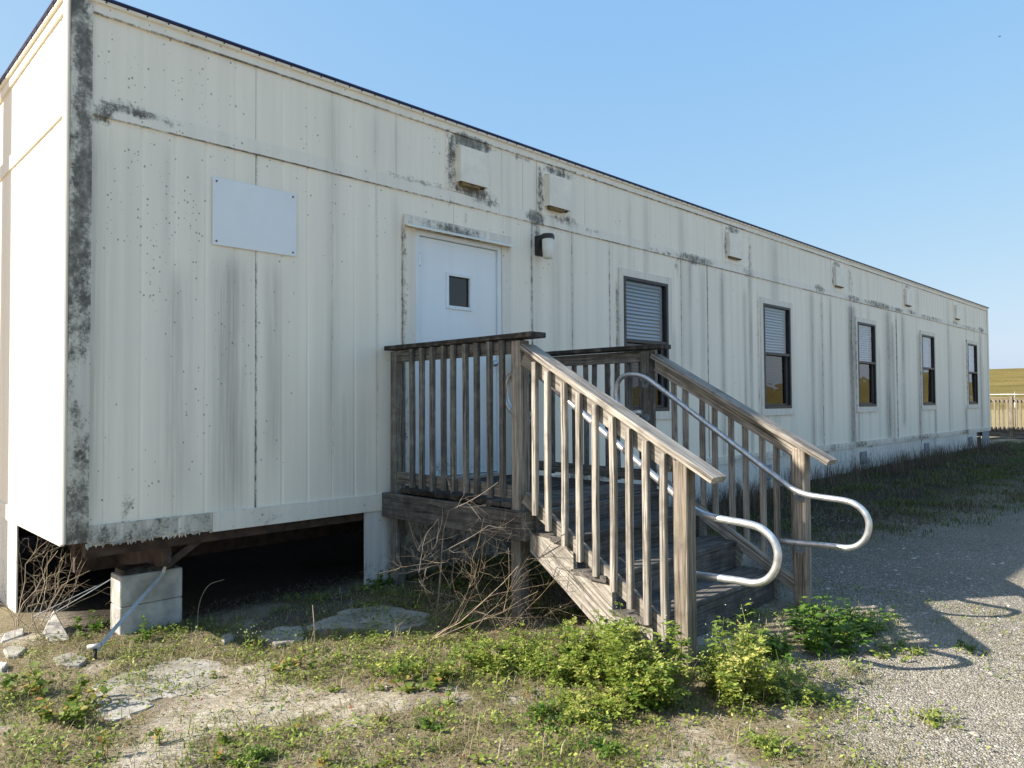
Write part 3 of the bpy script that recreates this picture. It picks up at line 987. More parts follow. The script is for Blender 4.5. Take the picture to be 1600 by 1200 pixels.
door = sheet('door', xs, zs, lambda x: 0.012, kick, 'door_leaf', BLD, [dw], 'y', 0.04)
box('pane', dw[0] - .01, dw[1] + .01, 0.030, 0.035, dw[2] - .01, dw[3] + .01, 'glass_screen', door, 0)
for q in ((dw[0] - .028, dw[0] + .004, dw[2] - .028, dw[3] + .028), (dw[1] - .004, dw[1] + .028, dw[2] - .028, dw[3] + .028)):
    box('window_trim', q[0], q[1], 0.002, 0.014, q[2], q[3], 'door', door)
for q in ((dw[2] - .028, dw[2] + .004), (dw[3] - .004, dw[3] + .028)):
    box('window_trim', dw[0] + .005, dw[1] - .005, 0.002, 0.014, q[0], q[1], 'door', door)
for hz in (2.02, 1.15, 0.35):
    box('hinge', 2.603, 2.628, -0.018, 0.006, hz - .055, hz + .055, 'galv', door, .003)
bm = bmesh.new()
bmesh.ops.create_uvsphere(bm, u_segments=16, v_segments=10, radius=.03, matrix=Matrix.Translation((3.455, -.045, 1.16)))
bmesh.ops.create_cone(bm, cap_ends=True, segments=16, radius1=.034, radius2=.034, depth=.008, matrix=Matrix.Translation((3.455, .008, 1.16)) @ Matrix.Rotation(R(90), 4, 'X'))
bmesh.ops.create_cone(bm, cap_ends=True, segments=12, radius1=.013, radius2=.013, depth=.05, matrix=Matrix.Translation((3.455, -.015, 1.16)) @ Matrix.Rotation(R(90), 4, 'X'))
me = bpy.data.meshes.new('knob'); bm.to_mesh(me); bm.free()
me.polygons.foreach_set('use_smooth', [True] * len(me.polygons))
link('knob', me, 'brass', door)
# hood above the door


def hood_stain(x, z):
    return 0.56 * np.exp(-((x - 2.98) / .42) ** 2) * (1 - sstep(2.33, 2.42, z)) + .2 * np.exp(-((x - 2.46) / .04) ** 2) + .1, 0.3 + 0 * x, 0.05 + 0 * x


strip('door_header', 2.45, 3.695, 2.272, 2.375, -0.024, hood_stain, zstep=.02, step=.04)
prism('rain_hood', [(-0.026, 2.302), (-0.085, 2.272), (-0.085, 2.262), (-0.026, 2.292)], 2.44, 3.70, 'trim', BLD)

# ---- windows
SLAT = {}


def blind_mesh(w, h, seed):
    rs = random.Random(seed)
    V = []; F = []
    z = 0.0
    while z < h:
        t = rs.uniform(-.0025, .0025); s = rs.uniform(-.003, .003)
        n = len(V)
        for x, dz in ((0, t), (w * .5, s - .003), (w, -t)):
            V += [(x, -.008, z + dz - .014), (x, 0.002, z + dz), (x, .008, z + dz + .012)]
        for k in range(2):
            for q in range(2):
                a = n + k * 3 + q
                F.append((a, a + 3, a + 4, a + 1))
        z += 0.042
    return V, F


for i, (a, b) in enumerate(WIN):
    e = 0.002
    W = box('window', a - .002, a + .040, -0.022, 0.095, WZ0, WZ1, 'bronze', BLD)          # left jamb carries the rest
    box('jamb', b - .040, b + .002, -0.022, 0.095, WZ0, WZ1, 'bronze', W)
    box('head', a + .041, b - .041, -0.022, 0.095, WZ1 - .035, WZ1, 'bronze', W)
    box('sill', a + .041, b - .041, -0.026, 0.095, WZ0, WZ0 + .04, 'bronze', W)
    box('meeting_rail', a + .041, b - .041, -0.018, 0.07, WZM - .03, WZM + .012, 'bronze', W)
    box('sash_stile', b - .115, b - .041, 0.012, 0.06, WZ0 + .041, WZM - .031, 'bronze', W)
    box('sash_rail', a + .041, b - .116, 0.012, 0.06, WZ0 + .041, WZ0 + .07, 'bronze', W)
    box('pane', a + .03, b - .03, 0.012, 0.016, WZM + .005, WZ1 - .02, 'glass', W, 0)
    pn = box('pane', a + .03, b - .10, 0.040, 0.044, WZ0 + .03, WZM - .02, 'glass_screen', W, 0)
    pc = Vector(((a + b) / 2 - .03, .042, (WZ0 + WZM) / 2))         # old sashes sit slightly out of true
    pn.data.transform(Matrix.Translation(pc) @ Matrix.Rotation(R((0, -.25, .1, .9, -.9)[i]), 4, 'X') @ Matrix.Rotation(R((0, .4, -.3, .5, -.4)[i]), 4, 'Z') @ Matrix.Translation(-pc))
    if i in (0, 1):
        Vb, Fb = blind_mesh(b - a - .10, WZ1 - WZ0 - (.05 if i == 0 else .35), i)
    else:
        Vb, Fb = blind_mesh(b - a - .10, WZ1 - WZM - .06, i)
    zoff = WZ1 - .03 - max(v[2] for v in Vb)
    me = meshdata('blind', [(v[0] + a + .05, v[1] + .075, v[2] + zoff) for v in Vb], Fb)
    o = link('blind', me, 'blind', W)

    def casing(x, z, a=a, b=b):
        return (0.12 + 0.42 * np.exp(-((x - a + .07) / .03) ** 2) * (0.4 + vnoise(z * 3, x * 0, i)) * (1 if i > 1 else .5) + 0.3 * np.exp(-((z - WZ1 - .08) / .02) ** 2) * vnoise(x * 9, z * 0, 3 + i),
                0.2 + 0 * x, .05 + 0 * x)
    strip('window_casing', a - .085, a - .003, WZ0 - .02, WZ1 + .085, -0.016, casing, step=.02, zstep=.06, parent=W)
    strip('window_casing', b + .003, b + .085, WZ0 - .02, WZ1 + .085, -0.016, casing, step=.02, zstep=.06, parent=W)
    strip('window_casing', a - .002, b + .002, WZ1 + .003, WZ1 + .085, -0.014, casing, step=.05, zstep=.02, parent=W)
    strip('window_casing', a - .09, b + .09, WZ0 - .10, WZ0 - .003, -0.022, casing, step=.05, zstep=.02, parent=W)

# ---- wall vents with flashing plates
for i, x0 in enumerate([3.025, 4.19, 7.83, 11.46, 15.10, 18.74]):
    x1 = x0 + (.335 if i < 2 else .36)
    z0, z1 = 2.762, 3.08
    pf = strip('vent_flashing', x0 - .11, x1 + .05, 2.68, 3.19, -0.006, stain, 'siding', step=.02, zstep=.025)
    d = 0.075 if i < 2 else 0.05
    prof = [(-.005, z1 + .012), (-d, z1), (-d, z0), (-d + .004, z0), (-d + .004, z1 - .006), (-.005, z1 + .004)]
    c = prism('vent_cover', prof, x0, x1, 'vent', BLD)
    box('cheek', x0 + .001, x0 + .006, -d + .005, -.006, z0 + .002, z1 - .004, 'vent', c, 0)
    box('cheek', x1 - .006, x1 - .001, -d + .005, -.006, z0 + .002, z1 - .004, 'vent', c, 0)
    box('damper', x0 + .03, x1 - .09, -.06 if i < 2 else -.035, -.008, z0 - .026, z0 + .02, 'foam', c, .006)
    box('lip', x1 - .085, x1 - .02, -.04, -.008, z0 - .012, z0 + .0, 'screw', c, .002)

# ---- skirting under the facade (missing left of the porch)
def skirt_stain_shade(x, z):
    d = 0.12 + 0.30 * fbm(x * 1.3, z * 3, 51) * sstep(6, 9, x)
    for u in (1331, 1437, 1459, 1511, 1360, 1290): d = np.maximum(d, .62 * np.exp(-((x - wallx(u)) / .12) ** 2))
    d = d + 0.25 * (1 - sstep(-.55, -.3, z)) + .5 * sstep(2.25, 2.5, x) * (1 - sstep(3.9, 4.3, x)) * (1 - sstep(-.32, -.1, z) * .6)  # last term: stain plus painted shade on the skirting behind the porch
    return d, 0.35 * fbm(x * 2.0, z, 52), .05 + 0 * x


sk = [2.072, 2.29, 4.6, 6.55, 8.99, 11.45, 12.37, 13.3, 15.7, 18.2, 20.55]
for a, b in zip(sk[:-1], sk[1:]):
    xs = list(np.linspace(a + .002, b - .002, max(3, int((b - a) / .1)))); zs = list(np.linspace(-0.80, -0.031, 10))
    sheet('skirting_panel', xs, zs, lambda x: -0.004 if (a < 3) else 0.002 + .006 * math.sin(x * 3), skirt_stain_shade, 'skirt', BLD, (), 'y', 0.012)
box('skirting_panel', 20.57, 21.2, 0.05, 0.07, -0.8, -.16, 'steel', BLD, 0)
box('skirting_panel', 21.2, LEN, 0.012, 0.03, -0.8, -.032, 'skvent', BLD, 0)
strip('skirting_panel', 1.27, DEP, -0.85, -0.042, 0.0, end_stain, 'skirt', plane='x', step=.3, zstep=.2)
for u in (1197, 1349, 1448, 1517):
    x = wallx(u, 720)
    c = box('foundation_vent', x - .17, x + .13, -.022, -.010, -.34, -.12, 'skvent', BLD, .003)
    for k in range(5):
        z = -.305 + k * .04
        box('louvre', x - .15, x + .11, -.030, -.0225, z, z + .012, 'skvent', c, 0)

# ---- chassis
for y0 in (0.06, 1.6, 3.6, 5.6):
    box('chassis_beam', 0.12, LEN - .1, y0, y0 + .06, -0.13, -0.021, 'steel', BLD)
for y0 in (1.0, 3.0):
    box('frame_rail', 0.3, LEN - .3, y0, y0 + .10, -0.40, -0.135, 'steel', BLD)
for x0 in (0.58, 3.1, 5.6, 8.1):
    prism('outrigger', [(0.08, -.13), (0.08, -.24), (0.16, -.272), (0.30, -.272), (1.0, -.38), (1.0, -.13)], x0, x0 + .05, 'steel', BLD)
    board('brace', (x0 + .03, 0.13, -.26), (x0 + .33, 0.10, -.05), .05, .05, 'steel', BLD)

# ================================================================== WALL-MOUNTED THINGS
t = tag(box('blank_sign', 0.852, 1.474, -0.012, -0.0095, 1.884, 2.347, 'sign', None, 0), 'blank white rectangular sign panel screwed to the siding', 'sign')
t['label'] = 'blank white rectangular sign panel screwed to the siding'
for x in (0.88, 1.445):
    for z in (1.91, 2.32):
        bm = bmesh.new()
        bmesh.ops.create_cone(bm, cap_ends=True, segments=8, radius1=.007, radius2=.006, depth=.005, matrix=Matrix.Translation((x, -.0145, z)) @ Matrix.Rotation(R(90), 4, 'X'))
        me = bpy.data.meshes.new('screw'); bm.to_mesh(me); bm.free()
        link('screw', me, 'screw', t)
lx = 4.10
LAMP = thing('wall_lamp', 'jar shaped wall lamp with black bracket beside the door', 'lamp', (lx, 0, 2.2))
prism('bracket', [(-.001, 2.44), (-.165, 2.44), (-.165, 2.40), (-.075, 2.395), (-.05, 2.33), (-.035, 2.27), (-.001, 2.25)], lx - .055, lx + .055, 'black', LAMP)
bm = bmesh.new()
bmesh.ops.create_cone(bm, cap_ends=True, segments=20, radius1=.060, radius2=.060, depth=.045, matrix=Matrix.Translation((lx, -.125, 2.425)))
me = bpy.data.meshes.new('cap'); bm.to_mesh(me); bm.free(); link('cap', me, 'black', LAMP)
ring = [(0.0, 2.205), (.03, 2.205), (.043, 2.21), (.048, 2.225), (.055, 2.30), (.058, 2.39), (.054, 2.402)]
V = []; F = []
for r_, z_ in ring:
    for kk in range(20): V.append((lx + r_ * math.cos(kk * math.pi / 10), -.125 + r_ * math.sin(kk * math.pi / 10), z_))
for i in range(len(ring) - 1):
    for kk in range(20): F.append((i * 20 + kk, i * 20 + (kk + 1) % 20, (i + 1) * 20 + (kk + 1) % 20, (i + 1) * 20 + kk))
link('glass_jar', meshdata('glass_jar', V, F, True), 'jar', LAMP)

# ================================================================== PORCH
PX0, PX1 = 2.26, 3.84
YC = -1.54                                            # front of the landing posts
PORCH = thing('porch_stairs', 'weathered wooden porch landing with stairs and baluster railings at the door', 'porch', (3.05, -1.4, gz(3.05, -1.4)))
SLOPE = 0.565


def mirror(x): return 6.10 - x


def captop(y): return 0.414 + (y + 2.94) * SLOPE


def post(x0, y0, z0, z1, mat='wood_post', cut=None):
    c = (x0 + .045, y0 + .045)
    return board('post', (c[0], c[1], z0), (c[0] + random.uniform(-.006, .006), c[1] + random.uniform(-.004, .004), z1), .09, .09, mat, PORCH, up=(1, 0, 0), bev=.006)


for side in (0, 1):
    mx = (lambda x: x) if side == 0 else mirror
    px = PX0 if side == 0 else PX1 - .09
    gl, gn = gz(px, -1.5), gz(px, -2.75)
    post(px, -0.16, gz(px, -.1) - .05, 1.215, 'wood_moss')
    post(px, -1.54, 0.0, 1.215, 'wood_moss' if side else 'wood')
    post(px + (.03 if side == 0 else -.03), -1.50, gl - .1, 0.09, 'wood_moss')
    post(px, -2.79, gn - .08, captop(-2.745) - .047, 'wood_post')
    # caps
    xc = mx(2.305)
    board('rail_cap', (xc, -0.035, 1.243), (xc, -1.665, 1.243 if side == 0 else 1.240), .145, .036, 'wood_black', PORCH, bev=.006, warp=.004)
    ya, yb = -1.545, -2.955
    nrm = Vector((0, SLOPE, 1)).normalized()
    off = Vector((0, 0, -.021))
    board('rail_cap', Vector((xc, ya - .02, captop(ya - .02))) + off - Vector((0, 0, .002)), Vector((xc, yb, captop(yb))) + off, .142, .038, 'wood', PORCH, up=nrm, bev=.006, warp=.003)
    # rails carrying the balusters
    xr = mx(2.280)
    board('rail', (xr, -0.162, 1.172), (xr, -1.449, 1.172), .036, .092, 'wood_moss', PORCH)
    board('rail', (xr, -0.162, .215), (xr, -1.449, .20), .036, .088, 'wood_moss', PORCH)
    zz = lambda y: captop(y) - .043 - .056
    board('rail', (xr, -1.56, zz(-1.56)), (xr, -2.70, zz(-2.70)), .036, .095, 'wood', PORCH, up=nrm)
    zl = lambda y: 0.105 - (-1.68 - y) * .585
    board('rail', (xr, -1.56, zl(-1.56)), (xr, -2.705, zl(-2.705)), .036, .088, 'wood', PORCH, up=nrm)
    # landing balusters
    xb = mx(2.2405)
    for k, y in enumerate([-0.368, -0.498, -0.624, -0.755, -0.864, -0.996, -1.115, -1.247, -1.369]):
        y = y - .019 + (random.uniform(-.012, .012) if side else 0)
        board('baluster', (xb + random.uniform(-.003, .003), y + random.uniform(-.006, .006), .155 + random.uniform(-.015, .015)), (xb, y, 1.218), .037, .036, 'wood_moss', PORCH, up=(1, 0, 0), bev=.004, warp=.006)
    for k, y in enumerate([-1.674, -1.786, -1.92, -2.041, -2.164, -2.29, -2.409, -2.523, -2.64]):
        zb = [.076, -.01, -.085, -.165, -.234, -.30, -.376, -.44, -.505][k]
        y = y - .019 + (random.uniform(-.01, .01) if side else 0)
        board('baluster', (xb + random.uniform(-.003, .003), y + random.uniform(-.005, .005), zb), (xb, y, captop(y) - .058), .037, .036, 'wood', PORCH, up=(1, 0, 0), bev=.004, warp=.005)
    # stringers
    g0 = gz(mx(2.28), -2.5) - .03
    prof = [(-1.62, -.055), (-1.985, -.078), (-1.985, -.262), (-2.28, -.262), (-2.28, -.452), (-2.56, -.452), (-2.56, g0), (-2.36, g0), (-1.62, -.17)]
    th = math.atan(0.64); cs, sn = math.cos(th), math.sin(th)
    xa, xb_ = sorted((mx(2.262), mx(2.30)))
    loc = [((-(yy_ + 2.1)) * cs - (zz2 + .3) * sn, (-(yy_ + 2.1)) * sn + (zz2 + .3) * cs) for yy_, zz2 in prof]
    nn_ = len(loc)
    V = [(p_[0], -.019, p_[1]) for p_ in loc] + [(p_[0], .019, p_[1]) for p_ in loc]
    F = [tuple(range(nn_)), tuple(range(nn_, 2 * nn_))[::-1]] + [(i, nn_ + i, nn_ + (i + 1) % nn_, (i + 1) % nn_) for i in range(nn_)]
    so_ = link('stringer', meshdata('stringer', V, F), 'wood', PORCH)
    bm = bmesh.new(); bm.from_mesh(so_.data); bmesh.ops.recalc_face_normals(bm, faces=bm.faces); bm.to_mesh(so_.data); bm.free()
    so_.matrix_basis = Matrix(((0, 1, 0, (xa + xb_) / 2), (-cs, 0, -sn, -2.1), (-sn, 0, cs, -.3), (0, 0, 0, 1)))
    # landing rim joists
    board('rim_joist', (mx(2.238), -0.02, -.008), (mx(2.238), -1.578, -.008), .042, .19, 'wood_tread' if side == 0 else 'wood_moss', PORCH)
board('rim_joist', (2.218, -1.60, -.008), (3.882, -1.60, -.008), .040, .19, 'wood_moss', PORCH)
board('rim_joist', (2.262, -0.035, -.008), (3.838, -0.035, -.008), .038, .185, 'wood_black', PORCH)
for x in (2.75, 3.25):
    board('joist', (x, -.056, -.01), (x, -1.579, -.01), .038, .18, 'wood_black', PORCH)
y = -0.075
while y > -1.66:
    x0 = 2.262 if (-0.18 > y > -1.44 or True) else 2.36
    lo, hi = (2.353, 3.747) if (y > -.20 or y < -1.42) else (2.30, 3.80)
    board('deck_board', (lo, y, .106 + random.uniform(-.002, .002)), (hi, y, .106 + random.uniform(-.002, .002)), .138, .034, 'wood_black' if y > -1.1 else 'wood_tread', PORCH, warp=.002)
    y -= .1445
for (yn, zt) in ((-1.95, -.04), (-2.25, -.225), (-2.545, -.415)):
    for k in range(2):
        yc = yn + .070 + k * .146
        board('tread', (2.262 - .02 * (k == 0), yc, zt - .019), (3.838 + .01, yc, zt - .019 + random.uniform(-.003, .003)), .142, .037, 'wood_tread', PORCH, bev=.006, warp=.003)
for (yr, z0, z1) in ((-1.64, -.06, .085), (-1.945 + .02, -.24, -.078), (-2.245 + .02, -.43, -.263), (-2.54 + .02, gz(3, -2.5) - .03, -.453)):
    board('riser', (2.303, yr, (z0 + z1) / 2), (3.797, yr, (z0 + z1) / 2), z1 - z0, .034, 'wood_tread', PORCH, up=(0, 1, 0))

# pipe handrails
PATH = [(-1.50, .715), (-1.38, .712), (-1.30, .742), (-1.252, .815), (-1.25, .905), (-1.285, .985), (-1.36, 1.018), (-1.46, 1.016), (-1.54, .992), (-1.62, .945),
        (-1.9, .756), (-2.3, .486), (-2.66, .243), (-2.74, .196), (-2.82, .170), (-2.92, .160), (-3.08, .150), (-3.155, .125), (-3.205, .075), (-3.222, .01), (-3.205, -.065), (-3.16, -.122), (-3.09, -.152), (-2.98, -.155), (-2.63, -.168)]
for side in (0, 1):
    x = 2.415 if side == 0 else 3.688
    pts = catmull([(x, a, b) for a, b in PATH], 5)
    h = tube('handrail', pts, .0205, 'galv', PORCH, 12)
    wall = 2.351 if side == 0 else 3.749
    for (yy, zz_) in ((-1.50, 1.005 - .055), (-2.745, .195 - .055), (-2.745, -.165 - .045), (-1.5, .715 - .045)):
        bm = bmesh.new()
        bmesh.ops.create_cone(bm, cap_ends=True, segments=16, radius1=.036, radius2=.036, depth=.006, matrix=Matrix.Translation(((wall + .004) if side == 0 else wall - .004, yy, zz_)) @ Matrix.Rotation(R(90), 4, 'Y'))
        bmesh.ops.create_cone(bm, cap_ends=True, segments=8, radius1=.011, radius2=.011, depth=.014, matrix=Matrix.Translation(((wall + .012) if side == 0 else wall - .012, yy, zz_)) @ Matrix.Rotation(R(90), 4, 'Y'))
        V2, F2 = tube_arrays(catmull([(wall, yy, zz_ + .01), ((wall + x) / 2, yy, zz_), (x, yy, zz_ + .03), (x, yy, zz_ + .055)], 4), .009, 6)
        me0 = meshdata('tmp', V2, F2)
        bm.from_mesh(me0); bpy.data.meshes.remove(me0)
        me = bpy.data.meshes.new('bracket'); bm.to_mesh(me); bm.free()
        link('bracket', me, 'skvent', h)

# ================================================================== PIERS, STRAP, DEBRIS
def pier(x0, x1, y0, ztop, label, courses=2, cap=False):
    zb = ztop - .2 * courses
    P = thing('block_pier', label, 'pier', ((x0 + x1) / 2, y0 + .1, zb))
    for c in range(courses):
        jx = random.uniform(-.004, .004)
        box('concrete_block', x0 + jx, x1 + jx, y0 + jx, y0 + .195 + jx, zb + .2 * c + .001, zb + .2 * c + .198, 'block', P, .006)
    return P


P1 = pier(0.36, 0.75, 0.20, -0.302, 'white two course concrete block pier under the open building corner')
box('timber_shim', 0.38, 0.70, 0.21, 0.385, -0.301, -.2735, 'wood_black', P1)
for x0 in (3.05, 5.5):
    pass
P2 = pier(0.7, 1.09, 2.7, -0.42, 'grey concrete block pier deep in the shade under the building', 2)

st = [(0.63, .185, -.275), (0.60, 0.18, -.335), (0.44, 0.065, -.432), (0.28, -.05, -.528), (0.12, -.17, -.628)]
V = []; F = []
for i, p in enumerate(catmull(st, 4)):
    s = Vector((2.085, -1.197, -2.1)).normalized() * .0115
    V += [tuple(Vector(p) + s), tuple(Vector(p) - s)]
F = [(2 * i, 2 * i + 1, 2 * i + 3, 2 * i + 2) for i in range(len(V) // 2 - 1)]
me = meshdata('tie_down_strap', V, F)
bm = bmesh.new(); bm.from_mesh(me)
bmesh.ops.solidify(bm, geom=list(bm.faces), thickness=.002); bm.to_mesh(me); bm.free()
tag(link('tie_down_strap', me, 'strap'), 'thin galvanised steel tie down strap running from pier to ground stake', 'strap')
for lab_, pts_ in (('grey tie down strap hanging in the shade under the open corner', [(0.12, .95, -.66), (0.42, .75, -.45), (0.62, .62, -.30)]), ('second slack strap crossing the shaded crawlspace behind the pier', [(0.05, 1.05, -.67), (0.38, .95, -.52), (.70, .85, -.38)])):
    tag(tube('tie_down_strap', catmull(pts_, 4), .004, 'skvent', None, 5), lab_, 'strap')
ax, ay = 0.105, -.19
AN = thing('ground_anchor', 'rusty ground anchor stake with pale round head at the end of the strap', 'stake', (ax, ay, gz(ax, ay)))
tube('rod', [(ax, ay, gz(ax, ay) - .1), (ax + .004, ay, -.60)], .011, 'steel', AN, 8)
tube('head', [(ax - .03, ay + .02, -.600), (ax + .03, ay - .02, -.592)], .015, 'strap', AN, 10)


def slab(name, label, pts, th, mat, cat, tilt=(0, 0), z=None, group=None):
    cx = sum(p[0] for p in pts) / len(pts); cy = sum(p[1] for p in pts) / len(pts)
    bz = gz(cx, cy) if z is None else z
    n = len(pts); V = []
    rs = random.Random(len(pts) + int(cx * 100))
    for zz in (0, 1):
        for x, y in pts:
            jx, jy = (rs.uniform(-.006, .006), rs.uniform(-.006, .006))
            V.append((x + jx, y + jy, bz + (x - cx) * tilt[0] + (y - cy) * tilt[1] + (th if zz else -.04)))
    me = meshdata(name, V, [tuple(range(n))[::-1], tuple(range(n, 2 * n))] + [(i, (i + 1) % n, n + (i + 1) % n, n + i) for i in range(n)])
    bm = bmesh.new(); bm.from_mesh(me)
    bmesh.ops.bevel(bm, geom=[e for e in bm.edges], offset=min(.008, th * .4), segments=1, affect='EDGES')
    bm.to_mesh(me); bm.free()
    return tag(link(name, me, mat), label, cat, group)


def pix_poly(pp, sub=3, amp=.02):
    P = [gpix(u, v)[:2] for u, v in pp]
    out = []
    rs = random.Random(int(pp[0][0]))
    for i in range(len(P)):
        a, b = P[i], P[(i + 1) % len(P)]
        for k in range(sub):
            t_ = k / sub
            out.append((a[0] + (b[0] - a[0]) * t_ + rs.uniform(-amp, amp) * (k > 0), a[1] + (b[1] - a[1]) * t_ + rs.uniform(-amp, amp) * (k > 0)))
    return out


slab('concrete_slab', 'stained half buried concrete slab in the sandy weeds before the pier', pix_poly([(140, 1075), (200, 1052), (290, 1030), (345, 1035), (350, 1062), (300, 1085), (250, 1092), (205, 1125), (150, 1120)], 5, .03), .006, 'concrete', 'slab')
slab('concrete_slab', 'grey concrete slab in the shade left of the porch', pix_poly([(480, 985), (545, 955), (600, 948), (670, 962), (668, 975), (615, 990), (560, 985)], 5, .025), .02, 'concrete', 'slab')
slab('concrete_slab', 'broken concrete piece in the shade between pier and porch', pix_poly([(400, 1000), (430, 985), (470, 982), (475, 1002), (430, 1015)]), .02, 'concrete', 'slab')
slab('siding_scrap', 'broken white siding scrap lying beside the strap stake', pix_poly([(66, 996), (85, 980), (115, 1003), (95, 1012)], 1), .02, 'scrap', 'scrap', tilt=(0.1, .35))
slab('siding_scrap', 'narrow white board scrap tilted on rubble beside dead vines', pix_poly([(0, 1006), (8, 996), (38, 988), (36, 994)], 1), .02, 'scrap', 'scrap', tilt=(-.1, .3))
slab('siding_scrap', 'white rounded scrap half sunk among weeds by the vines', pix_poly([(0, 1040), (0, 1052), (10, 1050), (12, 1042)], 1), .03, 'scrap', 'scrap')
slab('rubble_stone', 'grey rubble stone between the white scraps', pix_poly([(5, 1018), (25, 1010), (42, 1016), (30, 1028), (10, 1030)], 1), .02, 'concrete', 'stone')
slab('rubble_stone', 'flat brown stone beside the strap stake', pix_poly([(82, 1030), (110, 1022), (138, 1030), (125, 1044), (90, 1042)], 2, .01), .012, 'concrete', 'stone')
slab('rubble_stone', 'small flat pale stone at the shade edge below the building', pix_poly([(345, 1000), (362, 995), (366, 1003), (350, 1008)], 1), .03, 'concrete', 'stone')

# ================================================================== VEGETATION
def rnd(n, a, b): return RNG.uniform(a, b, n)


def leaves_np(P, D, Nn, Ln, Wd, fold=0.25, tint=None, droop=0.0):
    """P base, D direction, Nn approx normal; returns V,F,t : 5 verts 4 tris pointed-oval leaf"""
    P = np.asarray(P); D = D / (np.linalg.norm(D, axis=1, keepdims=True) + 1e-9)
    Sd = np.cross(D, Nn); Sd /= np.linalg.norm(Sd, axis=1, keepdims=True) + 1e-9
    Nz = np.cross(Sd, D)
    Ln = np.asarray(Ln)[:, None]; Wd = np.asarray(Wd)[:, None]
    mid = P + D * Ln * 0.45
    v0 = P
    v1 = mid + Sd * Wd + Nz * Wd * fold
    v2 = mid - Sd * Wd + Nz * Wd * fold
    v3 = P + D * Ln - Nz * Ln * droop
    n = len(P)
    V = np.stack([v0, v1, v3, v2, mid], 1).reshape(-1, 3)
    b = np.arange(n) * 5
    F = np.concatenate([np.stack([b, b + 1, b + 4], 1), np.stack([b + 1, b + 2, b + 4], 1), np.stack([b + 2, b + 3, b + 4], 1), np.stack([b + 3, b, b + 4], 1)])
    t_ = np.repeat(tint if tint is not None else RNG.random(n), 5)
    return V, F, t_


class Bag:
    def __init__(s): s.V = []; s.F = []; s.T = []; s.n = 0

    def add(s, V, F, T):
        s.V.append(V); s.F.append(np.asarray(F) + s.n); s.T.append(T); s.n += len(V)

    def mesh(s, name):
        return trimesh_np(name, np.concatenate(s.V), np.concatenate(s.F), np.concatenate(s.T))


def stems_mesh(paths, r0, r1, sides=4):
    V = []; F = []
    for p in paths:
        v, f = tube_arrays(p, np.linspace(r0, r1, len(p)), sides, False)
        n = len(V); V += v; F += [tuple(i + n for i in q) for q in f]
    return V, F


